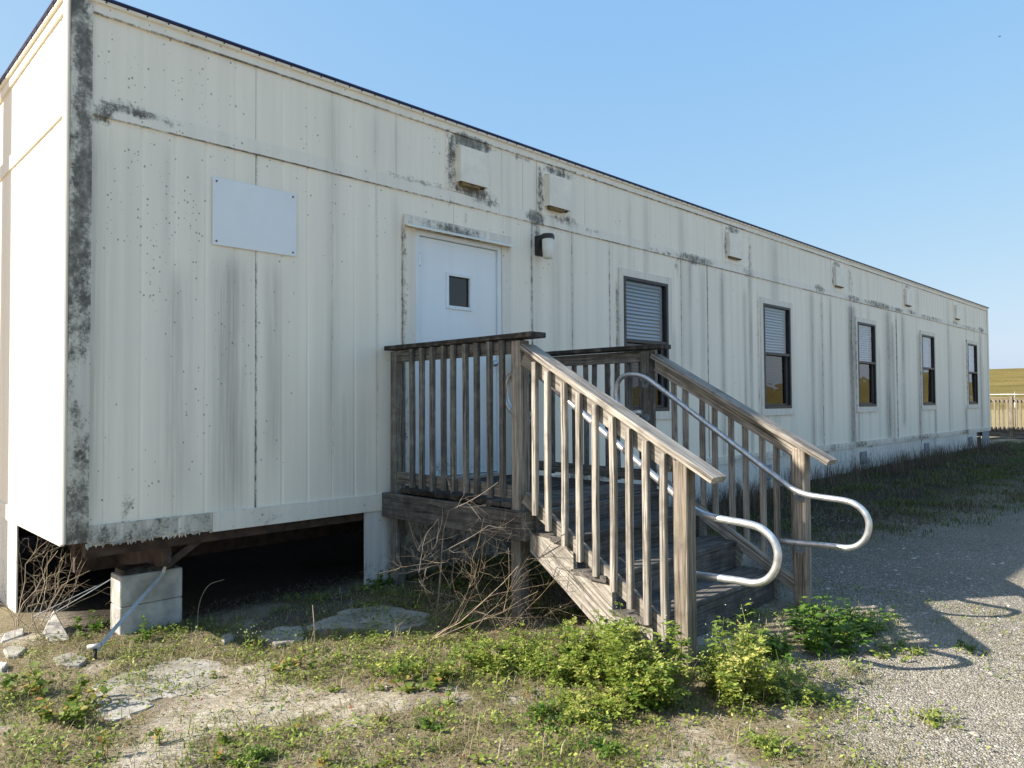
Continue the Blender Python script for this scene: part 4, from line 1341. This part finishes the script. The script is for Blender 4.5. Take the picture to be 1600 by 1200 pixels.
def weed(name, label, x, y, h, rad, nstem, kind, mat, cat='weed', group=None, flowers=0, tb=0.0, seed=0, leafn=14, leafl=.05):
    rs = np.random.default_rng(seed + 100)
    T = thing(name, label, cat, (x, y, gz(x, y)), group)
    paths = []; bag = Bag(); fl = []
    for s in range(nstem):
        a = rs.uniform(0, 2 * math.pi); rr_ = rad * math.sqrt(rs.uniform(0, 1))
        bx, by = x + .55 * rr_ * math.cos(a), y + .55 * rr_ * math.sin(a)
        hh = h * rs.uniform(.35, 1.1) * (1 - .45 * rr_ / max(rad, 1e-3))
        stt = rs.normal(0, .17)
        tip = np.array([x + rr_ * math.cos(a), y + rr_ * math.sin(a), gz(x, y) + hh])
        b0 = np.array([bx, by, gz(bx, by) - .02])
        m_ = (b0 + tip) / 2 + rs.normal(0, .03 * h / .4, 3)
        pth = catmull([b0, m_, tip], 4)
        paths.append(pth)
        P_ = np.array(pth)
        ts = rs.uniform(.12, 1, leafn) ** .8
        ii = np.clip((ts * (len(P_) - 1)).astype(int), 0, len(P_) - 2); fr = ts * (len(P_) - 1) - ii
        base = P_[ii] * (1 - fr[:, None]) + P_[ii + 1] * fr[:, None]
        aa = rs.uniform(0, 2 * math.pi, leafn)
        D = np.stack([np.cos(aa), np.sin(aa), rs.uniform(-.25, .7, leafn)], 1); D /= np.linalg.norm(D, axis=1, keepdims=True)
        ln = leafl * rs.uniform(.6, 1.25, leafn) * (1.15 - .5 * ts)
        kd_ = 'lobed' if (kind == 'feather' and h > .15 and rs.random() < .28) else kind
        if kd_ != kind:
            stt -= .22; ln = ln * .9
        if kd_ == 'feather':
            nl = 5
            for q in range(nl):
                f_ = (q + 1) / nl
                for sd in (-1, 1):
                    Sx = np.cross(D, np.array([0, 0, 1.0])); Sx /= np.linalg.norm(Sx, axis=1, keepdims=True) + 1e-9
                    bp = base + D * (ln * f_)[:, None] * 1.25
                    dd = D * .7 + sd * Sx * (1 if q < nl - 1 else .2) + rs.normal(0, .25, D.shape)
                    l2 = ln * (.62 - .34 * f_) * rs.uniform(.7, 1.3, leafn)
                    V, F_, t_ = leaves_np(bp, dd, np.array([0, 0, 1.0]) + rs.normal(0, .35, D.shape), l2, l2 * .33, .2, np.clip(rs.normal(.30 + tb + stt * 1.4, .25, leafn) + .15 * (ts - .5), 0, 1))
                    bag.add(V, F_, t_)
        elif kd_ == 'lobed':
            for q, (ang, sc) in enumerate(((0, 1), (.75, .72), (-.75, .72), (1.4, .45), (-1.4, .45))):
                Sx = np.cross(D, np.array([0, 0, 1.0])); Sx /= np.linalg.norm(Sx, axis=1, keepdims=True) + 1e-9
                dd = D * math.cos(ang) + Sx * math.sin(ang)
                bp = base + D * (ln * .55)[:, None]
                V, F_, t_ = leaves_np(bp, dd, np.array([0, 0, 1.0]) + rs.normal(0, .25, D.shape), ln * sc, ln * .2 * sc, .15, np.clip(rs.normal(.42 + tb + stt, .2, leafn), 0, 1), .12)
                bag.add(V, F_, t_)
        else:
            V, F_, t_ = leaves_np(base, D, np.array([0, 0, 1.0]) + rs.normal(0, .3, D.shape), ln, ln * .36, .18, np.clip(rs.normal(.42 + tb, .25, leafn), 0, 1), .1)
            bag.add(V, F_, t_)
        if flowers:
            for q in range(flowers): fl.append(tip + rs.normal(0, .025, 3))
    V, F_ = stems_mesh(paths, .004 if h > .2 else .0022, .0015)
    if kind == 'feather' and h > .15:
        mat = 'leaf_yellow'
    st_ = link('stems', trimesh_np('stems', np.array(V), np.array(F_), np.full(len(V), .3)), mat, T)
    st_['kind'] = 'stuff'
    link('leaves', bag.mesh('leaves'), mat, T)['kind'] = 'stuff'
    if fl:
        V = []; F_ = []
        for p in fl:
            n = len(V); r_ = .0032
            V += [p + np.array(q) * r_ for q in ((1, 0, 0), (-1, 0, 0), (0, 1, 0), (0, -1, 0), (0, 0, 1), (0, 0, -1))]
            F_ += [tuple(n + i for i in q) for q in ((0, 2, 4), (2, 1, 4), (1, 3, 4), (3, 0, 4), (2, 0, 5), (1, 2, 5), (3, 1, 5), (0, 3, 5))]
        link('flowers', meshdata('flowers', V, F_), 'flower', T)['kind'] = 'stuff'
    return T


def at(u, v):
    p = gpix(u, v); return p[0], p[1]


WEEDS = [
    ('ragweed_bush', 'large feathery yellow green weed crowding the left newel post', (1000, 1085), .46, .30, 30, 'feather', 'leaf_yellow', 1, .10, 26, .065),
    ('ragweed_bush', 'feathery yellow green weed below the stair stringer', (905, 1055), .36, .24, 22, 'feather', 'leaf_yellow', 1, .06, 20, .055),
    ('ragweed_bush', 'low feathery weed beside the dead brush heap', (815, 1050), .26, .22, 18, 'feather', 'leaf_yellow', 1, 0, 18, .05),
    ('ragweed_bush', 'tall feathery weed with pale flowers before the bottom step', (1145, 1085), .50, .22, 26, 'feather', 'leaf_yellow', 3, .12, 26, .06),
    ('ragweed_bush', 'small feathery weed standing on the gravel edge right of the tall flowering weed', (1235, 1095), .22, .14, 14, 'feather', 'leaf_yellow', 1, .1, 12, .04),
    ('ragweed_bush', 'thin feathery weed in front of the newel weeds', (930, 1115), .18, .22, 22, 'feather', 'leaf_yellow', 0, .05, 12, .045),
    ('ragweed_bush', 'sparse feathery weeds fringing the dead brush heap', (745, 1045), .20, .24, 20, 'feather', 'leaf_yellow', 1, 0, 14, .05),
    ('ragweed_bush', 'short feathery weed right under the leaning stringer foot', (960, 1030), .34, .2, 22, 'feather', 'leaf_yellow', 1, .08, 18, .055),
    ('ragweed_bush', 'yellowing feathery weed on the sand beyond the oval leaved clump', (600, 1050), .10, .2, 14, 'feather', 'leaf_yellow', 0, .1, 9, .035),
    ('leafy_weed', 'bright green lobed leaf weed at the foot of the right newel post', (1285, 1000), .30, .30, 30, 'lobed', 'leaf_green', 0, .0, 9, .085),
    ('leafy_weed', 'dark green lobed weed tucked between bottom step and flowering weed', (1195, 1030), .22, .16, 12, 'lobed', 'leaf_green', 0, -.1, 9, .07),
    ('leafy_weed', 'lobed weed spreading under the right handrail loop', (1350, 985), .22, .2, 14, 'lobed', 'leaf_green', 1, .1, 9, .06),
    ('oval_leaf_weed', 'oval leaved weed clump at the sand edge left of the dead brush', (655, 1070), .16, .16, 16, 'oval', 'leaf_oval', 0, -.08, 12, .05),
    ('oval_leaf_weed', 'bushy oval leaved weed left of the stained concrete slab', (95, 1120), .20, .24, 20, 'oval', 'leaf_oval', 0, -.1, 14, .05),
    ('oval_leaf_weed', 'oval leaved weed among rubble near the dead vines', (40, 1085), .20, .16, 10, 'oval', 'leaf_oval', 0, -.05, 12, .055),
    ('oval_leaf_weed', 'upright oval leaved weed against the white block pier', (222, 1000), .18, .05, 4, 'oval', 'leaf_green', 0, 0, 14, .045),
    ('oval_leaf_weed', 'low green weed at the pier foot beside the strap', (135, 985), .14, .16, 10, 'oval', 'leaf_green', 0, 0, 10, .05),
    ('oval_leaf_weed', 'pair of yellowing stems at the shade edge below the open crawlspace', (460, 1045), .16, .12, 8, 'oval', 'leaf_oval', 0, .05, 10, .045),
    ('flowering_weed', 'spindly weed with small white flowers by the dark crawlspace', (388, 1015), .19, .07, 6, 'oval', 'leaf_yellow', 4, 0, 7, .03),
    ('flowering_weed', 'short white flowered weed on the bare sand edge', (540, 1030), .12, .10, 6, 'oval', 'leaf_yellow', 3, 0, 6, .028),
    ('oval_leaf_weed', 'green weed patch in the shade beside the porch wall post', (600, 915), .18, .16, 10, 'oval', 'leaf_green', 0, -.15, 10, .05),
    ('oval_leaf_weed', 'small weed sprouting through the dead brush', (725, 985), .14, .05, 4, 'oval', 'leaf_green', 0, .1, 9, .045),
    ('creeping_weed', 'flat green weed tuft on open gravel beyond the loop shadow', (1465, 1125), .05, .12, 14, 'oval', 'leaf_yellow', 0, .0, 9, .03),
    ('creeping_weed', 'flat green weed tuft inside the railing shadow', (1510, 1015), .05, .10, 12, 'oval', 'leaf_green', 0, -.1, 9, .03),
    ('creeping_weed', 'low weed patch on the gravel between bush and railing shadow', (1400, 1020), .07, .18, 16, 'oval', 'leaf_yellow', 0, -.1, 10, .035),
    ('creeping_weed', 'low weed patch below the flowering weed on sandy gravel', (1290, 1105), .07, .16, 14, 'feather', 'leaf_yellow', 0, 0, 8, .03),
    ('creeping_weed', 'blue green creeping weed on sand in front of the concrete slab', (400, 1190), .07, .10, 12, 'feather', 'leaf_green', 0, -.1, 9, .035),
    ('creeping_weed', 'creeping weed before the thin feathery weed', (860, 1125), .09, .14, 14, 'feather', 'leaf_green', 0, -.05, 9, .035),
    ('creeping_weed', 'creeping weed at the bottom of the sandy clearing', (935, 1180), .07, .10, 12, 'feather', 'leaf_green', 0, -.05, 9, .035),
    ('creeping_weed', 'creeping weed where sand meets gravel', (1210, 1175), .08, .12, 14, 'feather', 'leaf_yellow', 0, 0, 9, .035),
    ('creeping_weed', 'small creeping weed beside the red seedlings', (680, 1135), .06, .09, 10, 'feather', 'leaf_green', 0, 0, 9, .03),
]
for i, (nm, lab, uv, h, rd, ns, kd, mt, fl_, tb, ln_, ll) in enumerate(WEEDS):
    x, y = at(*uv)
    weed(nm, lab, x, y, h, rd, ns, kd, mt, 'weed', None, fl_, tb, i, ln_, ll)
SEED = [(345, 1165), (460, 1145), (600, 1125), (345, 1190), (605, 1195), (505, 1195), (165, 1185), (90, 1195), (745, 1190), (340, 1060), (250, 1160), (700, 1100), (520, 1080), (820, 1090), (590, 1080)]
for i, uv in enumerate(SEED):
    x, y = at(*uv)
    weed('seedling', 'slender single stem seedling with a few oval leaves on bare sand', x, y, random.uniform(.07, .15), .03, 2, 'oval', 'leaf_oval', 'seedling', 'seedlings on the bare sand', 0, .05, 300 + i, 7, .042)


# ---- bare and dead branches
def branch(bag, p, d, ln, r, depth, rs, curl=.35, split=3, droop=0.0, up=0.0):
    n = 6
    pts = [p]; dd = d / np.linalg.norm(d)
    for i in range(n):
        dd = dd + rs.normal(0, curl / n * 1.7, 3) + np.array([0, 0, up - droop]) / n
        dd /= np.linalg.norm(dd)
        pts.append(pts[-1] + dd * ln / n)
    gmin = gz(p[0], p[1]) - .01
    pts = [np.array([q[0], q[1], max(q[2], gmin + .01)]) for q in pts]
    V, F_ = tube_arrays(pts, np.linspace(r, r * .45, len(pts)), 5 if r > .004 else 3, False)
    bag.append((V, F_))
    if depth > 0:
        for k in range(split + (rs.random() < .4)):
            i = rs.integers(1, n + 1)
            base = pts[i]
            a = pts[min(i + 1, n)] - pts[i - 1]; a /= np.linalg.norm(a)
            side = rs.normal(0, 1, 3); side -= a * side.dot(a); side /= np.linalg.norm(side)
            nd = a * rs.uniform(.4, .9) + side * rs.uniform(.5, .95)
            branch(bag, base, nd, ln * rs.uniform(.4, .7), r * .55, depth - 1, rs, curl, split, droop, up)


def branches(name, label, cat, roots, mat, seed, depth=3, split=3, curl=.35, up=0, parts=False):
    rs = np.random.default_rng(seed)
    bag = []
    for p, d, ln, r in roots:
        branch(bag, np.array(p, float), np.array(d, float), ln, r, depth, rs, curl, split, 0, up)
    V = []; F_ = []
    for v, f in bag:
        n = len(V); V += v; F_ += [tuple(i + n for i in q) for q in f]
    return tag(link(name, meshdata(name, V, F_, True), mat), label, cat)


x, y, z = gpix(682, 985)
branches('bare_sapling', 'leafless grey sapling growing beside the porch rim joist', 'sapling',
         [((x, y, z - .03), (.06, .02, 1), .80, .008), ((x + .03, y, z - .03), (.3, -.1, .9), .45, .004)], 'twig_grey', 4, 3, 3, .28, .25)
x, y, z = gpix(668, 1005)
roots = [((x, y, z), (.9, -.45, .95), .75, .009), ((x + .02, y, z + .01), (.9, -.7, .55), .75, .008), ((x, y, z), (1, -.2, .55), .6, .007), ((x, y - .03, z), (1, -.9, .25), .7, .007), ((x + .1, y, z), (.5, -.3, .8), .55, .006),
         ((x + .25, y - .2, z + .02), (.6, -.9, .35), .7, .006), ((x + .2, y - .15, z + .03), (.8, .1, .3), .5, .005), ((x + .3, y - .25, z + .1), (-.3, .1, .7), .5, .005), ((x + .1, y - .1, z), (.7, -.8, .08), .55, .006)]
branches('dead_brush', 'tangled heap of dry tan branches leaning on the porch post', 'brush', [(p_, d_, l_, r_ * .48) for p_, d_, l_, r_ in roots], 'twig', 8, 3, 3, .5, .05)
x, y, z = gpix(48, 992)
rs = np.random.default_rng(5)
roots = []
for k in range(13):
    roots.append(((x + rs.uniform(-.16, .12), y + rs.uniform(-.15, .2), z - .02), (rs.uniform(-.35, .45), rs.uniform(-.35, .2), 1), rs.uniform(.40, .70), rs.uniform(.002, .0042)))
branches('dead_vine', 'clump of dead vine stems at the open building corner', 'vine', roots, 'vine', 6, 2, 3, .75, -.25)
x, y, z = gpix(492, 1020)
tube('dry_stalk', [(x, y, z - .02), (x - .004, y, z + .16), (x - .015, y, z + .28)], [.004, .003, .002], 'vine')
tag(bpy.data.objects['dry_stalk'], 'single straight dry stalk standing at the shade edge', 'stalk')
x, y, z = gpix(310, 1000)
o = tube('dry_stalk', catmull([(x, y, z - .02), (x, y, z + .2), (x + .05, y - .02, z + .33), (x + .14, y - .05, z + .36)], 4), .0016, 'vine')
tag(o, 'arched dry stalk curving over beside the block pier', 'stalk')

# ---- stuff: grass, dry grass, leaf litter, pebbles
def blades(n, region, dens, hmin, hmax, wmin, wmax, lean, mat, name, label, tb=0.5, flat=False, seed=1):
    rs = np.random.default_rng(seed)
    x = rs.uniform(region[0], region[1], n); y = rs.uniform(region[2], region[3], n)
    keep = rs.random(n) < dens(x, y)
    x = x[keep]; y = y[keep]; n = len(x)
    z = ground_z(x, y) - .004
    h = rs.uniform(hmin, hmax, n) * (.6 + .8 * fbm(x * 3, y * 3, seed + 5)); wd = rs.uniform(wmin, wmax, n)
    a = rs.uniform(0, 2 * math.pi, n); le = rs.uniform(lean * .3, lean, n)
    dx, dy = np.cos(a), np.sin(a)
    px, py = -dy, dx
    base = np.stack([x, y, z], 1)
    side = np.stack([px * wd, py * wd, 0 * wd], 1)
    if flat:
        m1 = base + np.stack([dx * h * .5, dy * h * .5, h * rs.uniform(.02, .2, n) + .006], 1)
        tp = base + np.stack([dx * h, dy * h, h * rs.uniform(-.02, .12, n) + .004], 1)
    else:
        m1 = base + np.stack([dx * h * le * .35, dy * h * le * .35, h * .6], 1)
        tp = base + np.stack([dx * h * le, dy * h * le, h * (1 - .35 * le)], 1)
    V = np.stack([base - side, base + side, m1 + side * .75, m1 - side * .75, tp], 1).reshape(-1, 3)
    b = np.arange(n) * 5
    F_ = np.concatenate([np.stack([b, b + 1, b + 2], 1), np.stack([b, b + 2, b + 3], 1), np.stack([b + 3, b + 2, b + 4], 1)])
    t_ = np.repeat(np.clip(rs.normal(tb, .22, n), 0, 1), 5)
    o = link(name, trimesh_np(name, V, F_, t_), mat)
    o['kind'] = 'stuff'
    return tag(o, label, 'grass' if 'grass' in name else 'weeds')


NEAR = (-1.3, 4.6, -4.7, 0.5)
clump = lambda x, y, s: sstep(.42, .68, fbm(x * 6, y * 6, s))
blades(170000, NEAR, lambda x, y: np.clip(veg_density(x, y) * .9, 0, 1) * (.05 + .95 * clump(x, y, 41)), .012, .06, .0012, .0028, 1.5, 'grass', 'short_grass', 'short thin green grass scattered over the sandy ground near the stairs', .55, seed=3)
blades(190000, NEAR, lambda x, y: np.clip(.25 + .85 * veg_density(x, y), 0, 1) * (.25 + .75 * clump(x, y, 43)) * (1 - .6 * gravel_w(x, y)), .03, .11, .0009, .0018, .9, 'dry', 'dead_grass', 'dry straw lying flat over the sandy ground', .5, True, seed=4)
blades(22000, NEAR, lambda x, y: np.clip(veg_density(x, y) * .8 - .1, 0, .6) * clump(x, y, 47), .04, .13, .001, .002, .8, 'dry', 'dead_grass', 'upright dry grass stems among the weeds', .55, False, seed=9)
FARR = (5.0, 24.0, -4.2, -0.02)
blades(150000, FARR, lambda x, y: np.clip(veg_density(x, y) * 1.3 - .3, 0, 1) * (.1 + .9 * clump(x * .4, y * .4, 51)), .02, .085, .002, .005, 1.1, 'grass', 'shade_grass', 'dark green grass strip in the building shadow along the wall', .3, seed=6)
blades(60000, FARR, lambda x, y: np.clip(veg_density(x, y) * 1.3 - .35, 0, 1) * (.1 + .9 * clump(x * .5, y * .5, 53)), .03, .12, .002, .004, .9, 'deadweed', 'dead_weeds', 'brown withered undergrowth mixed into the shaded grass strip', .5, seed=16)
blades(12000, (4.6, 20.5, -.75, -.05), lambda x, y: .9 * clump(x * .35, y * .2, 57) + .12, .10, .42, .0018, .0035, .5, 'deadweed', 'dead_weeds', 'dark dead weed stems standing against the skirting', .4, seed=7)

# broad leaved ground cover
rs = np.random.default_rng(77)
n = 170000
x = rs.uniform(NEAR[0], NEAR[1], n); y = rs.uniform(NEAR[2], NEAR[3], n)
keep = rs.random(n) < np.clip(veg_density(x, y) * .9 - .05, 0, 1) * (.1 + .9 * sstep(.48, .66, fbm(x * 7, y * 7, 63)))
x = x[keep]; y = y[keep]; n = len(x)
hgt = rs.uniform(.004, .035, n) * (.5 + np.clip(veg_density(x, y), 0, 1.4))
a = rs.uniform(0, 2 * math.pi, n)
D = np.stack([np.cos(a), np.sin(a), rs.uniform(-.1, .7, n)], 1)
V, F_, t_ = leaves_np(np.stack([x, y, ground_z(x, y) + hgt], 1), D, np.array([0, 0, 1.0]) + rs.normal(0, .3, D.shape), rs.uniform(.010, .030, n), rs.uniform(.0035, .009, n), .2, np.clip(rs.normal(.34, .24, n), 0, 1))
o = link('ground_cover', trimesh_np('ground_cover', V, F_, t_), 'leaf_yellow'); o['kind'] = 'stuff'
tag(o, 'tiny leaved green ground cover creeping over the sand', 'ground cover')
# sparse red leaves
n = 260
x = rs.uniform(-.3, 2.2, n); y = rs.uniform(-3.2, -.6, n); keep = rs.random(n) < .25 + .6 * clump(x, y, 71); x = x[keep]; y = y[keep]; n = len(x)
a = rs.uniform(0, 6.3, n); D = np.stack([np.cos(a), np.sin(a), rs.uniform(0, .8, n)], 1)
V, F_, t_ = leaves_np(np.stack([x, y, ground_z(x, y) + rs.uniform(.004, .03, n)], 1), D, np.array([0, 0, 1.0]) + rs.normal(0, .3, D.shape), rs.uniform(.015, .03, n), rs.uniform(.004, .008, n), .2)
o = link('leaf_litter', trimesh_np('leaf_litter', V, F_, t_), 'redleaf'); o['kind'] = 'stuff'
tag(o, 'scattered small reddish leaves on the sand', 'leaf litter')

# pebbles and shell bits
def pebbles(n, region, dens, smin, smax, seed, name, label):
    rs = np.random.default_rng(seed)
    x = rs.uniform(region[0], region[1], n); y = rs.uniform(region[2], region[3], n)
    keep = rs.random(n) < dens(x, y); x = x[keep]; y = y[keep]; n = len(x)
    s = smin + (smax - smin) * rs.random(n) ** 3.0
    z = ground_z(x, y) + s * .12
    tmpl = np.array([(1, 0, 0), (.3, .9, 0), (-.8, .5, .05), (-.7, -.6, 0), (.35, -.85, 0), (.15, .1, .8), (-.3, -.1, .65)], float)
    tf = np.array([(0, 1, 5), (1, 2, 5), (2, 6, 5), (2, 3, 6), (3, 4, 6), (4, 5, 6), (4, 0, 5)])
    a = rs.uniform(0, 6.3, n); c_, s_ = np.cos(a), np.sin(a)
    sc = np.stack([s * rs.uniform(.7, 1.3, n), s * rs.uniform(.6, 1.1, n), s * rs.uniform(.4, .8, n)], 1)
    T = tmpl[None] * (1 + rs.uniform(-.25, .25, (n, 7, 3))) * sc[:, None]
    X = T[..., 0] * c_[:, None] - T[..., 1] * s_[:, None] + x[:, None]
    Y = T[..., 0] * s_[:, None] + T[..., 1] * c_[:, None] + y[:, None]
    Z = T[..., 2] + z[:, None]
    V = np.stack([X, Y, Z], -1).reshape(-1, 3)
    F_ = (tf[None] + (np.arange(n) * 7)[:, None, None]).reshape(-1, 3)
    t_ = np.repeat(np.clip(rs.normal(.5, .2, n), 0, 1), 7)
    o = link(name, trimesh_np(name, V, F_, t_), 'pebble'); o['kind'] = 'stuff'
    return tag(o, label, 'gravel')


pebbles(150000, (0.6, 9.0, -4.9, -1.2), lambda x, y: gravel_w(x, y) * (.9 - .35 * sstep(4, 8, x)) * (.22 + .78 * sstep(.34, .6, fbm(x * 1.3, y * 1.3, 131))), .0018, .0075, 5, 'gravel', 'pale crushed shell gravel covering the yard beside the stairs')
pebbles(900, (1.5, 6.5, -4.8, -2.4), lambda x, y: gravel_w(x, y) * .6, .008, .024, 15, 'loose_stones', 'larger loose pale stones strewn over the gravel yard')
pebbles(26000, NEAR, lambda x, y: (.45 * clump(x, y, 81) + .1) * (1 - under(x, y)), .003, .010, 6, 'shell_bits', 'loose shell bits and crumbs on the sandy ground left of the stairs')

# ================================================================== FAR RAMP RAILING, ADDED SHADE POLE, BIRD
FX = 26.2
RA = thing('ramp_railing', 'sunlit wooden ramp railing with close pickets beyond the building end', 'railing', (FX, 0.4, gz(FX, 0.4)))
y0, y1 = 2.6, -2.4
ZR = 0.86
zr = lambda y: ZR + (0.02 * (y - 0.9))
board('rail_cap', (FX, y0, zr(y0)), (FX, y1, zr(y1)), .14, .04, 'wood_fence', RA)
board('rail', (FX - .02, y0, zr(y0) - .09), (FX - .02, y1, zr(y1) - .09), .04, .09, 'wood_fence', RA)
board('rail', (FX - .02, y0, -.10), (FX - .02, y1, -.10), .04, .09, 'wood_fence', RA)
board('rim_joist', (FX - .03, y0, -.27), (FX - .03, y1, -.27), .05, .2, 'wood_moss', RA)
k = 0
yy = y0 - .1
while yy > y1:
    board('picket', (FX - .065, yy, -.19), (FX - .065, yy + random.uniform(-.01, .01), zr(yy) - .045), .045, .04, 'wood_fence', RA, up=(1, 0, 0))
    yy -= .116
for yy in (2.2, 0.32, -1.55):
    board('post', (FX - .05, yy, gz(FX, yy) - .1), (FX - .05, yy, zr(yy) + .06), .10, .10, 'wood_fence', RA, up=(1, 0, 0))
tube('handrail', [(FX + .5, y0, ZR + .12), (FX + .5, y1, ZR + .10)], .014, 'galv', RA, 8)
board('deck', (FX + .55, y0, -.15), (FX + .55, y1, -.15), 1.0, .05, 'wood_fence', RA)
for yy in (2.2, 0.32, -1.55):
    tube('handrail_post', [(FX + .5, yy, -.14), (FX + .5, yy, ZR + .1 * (yy == .32) + .11)], .010, 'galv', RA, 8)

px_, py_ = -2.78, 3.78  # pole added out of view to cast the shaded strip on the end wall
pole = tube('shade_pole', [(px_, py_, gz(px_, py_) - .3), (px_, py_, 4), (px_ + .02, py_, 8.5)], [.165, .15, .12], 'pole', None, 14)
tag(pole, 'added round wooden pole out of view, shading a strip of the end wall', 'pole')

d = ray(1562, 57); d = d / np.linalg.norm(d)
bp = CAM + d * 90
V = []; F = []
body = catmull([(-.28, 0, 0), (-.1, 0, .02), (.12, 0, .02), (.30, 0, .0)], 3)
v, f = tube_arrays(body, [.015, .05, .07, .085, .09, .08, .07, .05, .04, .012], 6, True)
wing = [(.14, .05, .03), (.02, .05, .03), (.06, .42, .12), (.17, .45, .12), (-.06, .85, .06), (.02, .88, .06)]
V = list(v); F = list(f)
for s in (1, -1):
    for dz in (0, -.015):
        n = len(V); V += [np.array((a, b * s, c + dz)) for a, b, c in wing]
        F += [(n, n + 1, n + 2, n + 3), (n + 3, n + 2, n + 4, n + 5)]
Rm = np.array(Matrix.Rotation(R(100), 3, 'Z') @ Matrix.Rotation(R(-22), 3, 'X'))
o = link('bird', meshdata('bird', [Rm @ np.array(q) * .45 + bp for q in V], F), 'black')
tag(o, 'tiny dark bird gliding high in the clear sky', 'bird')
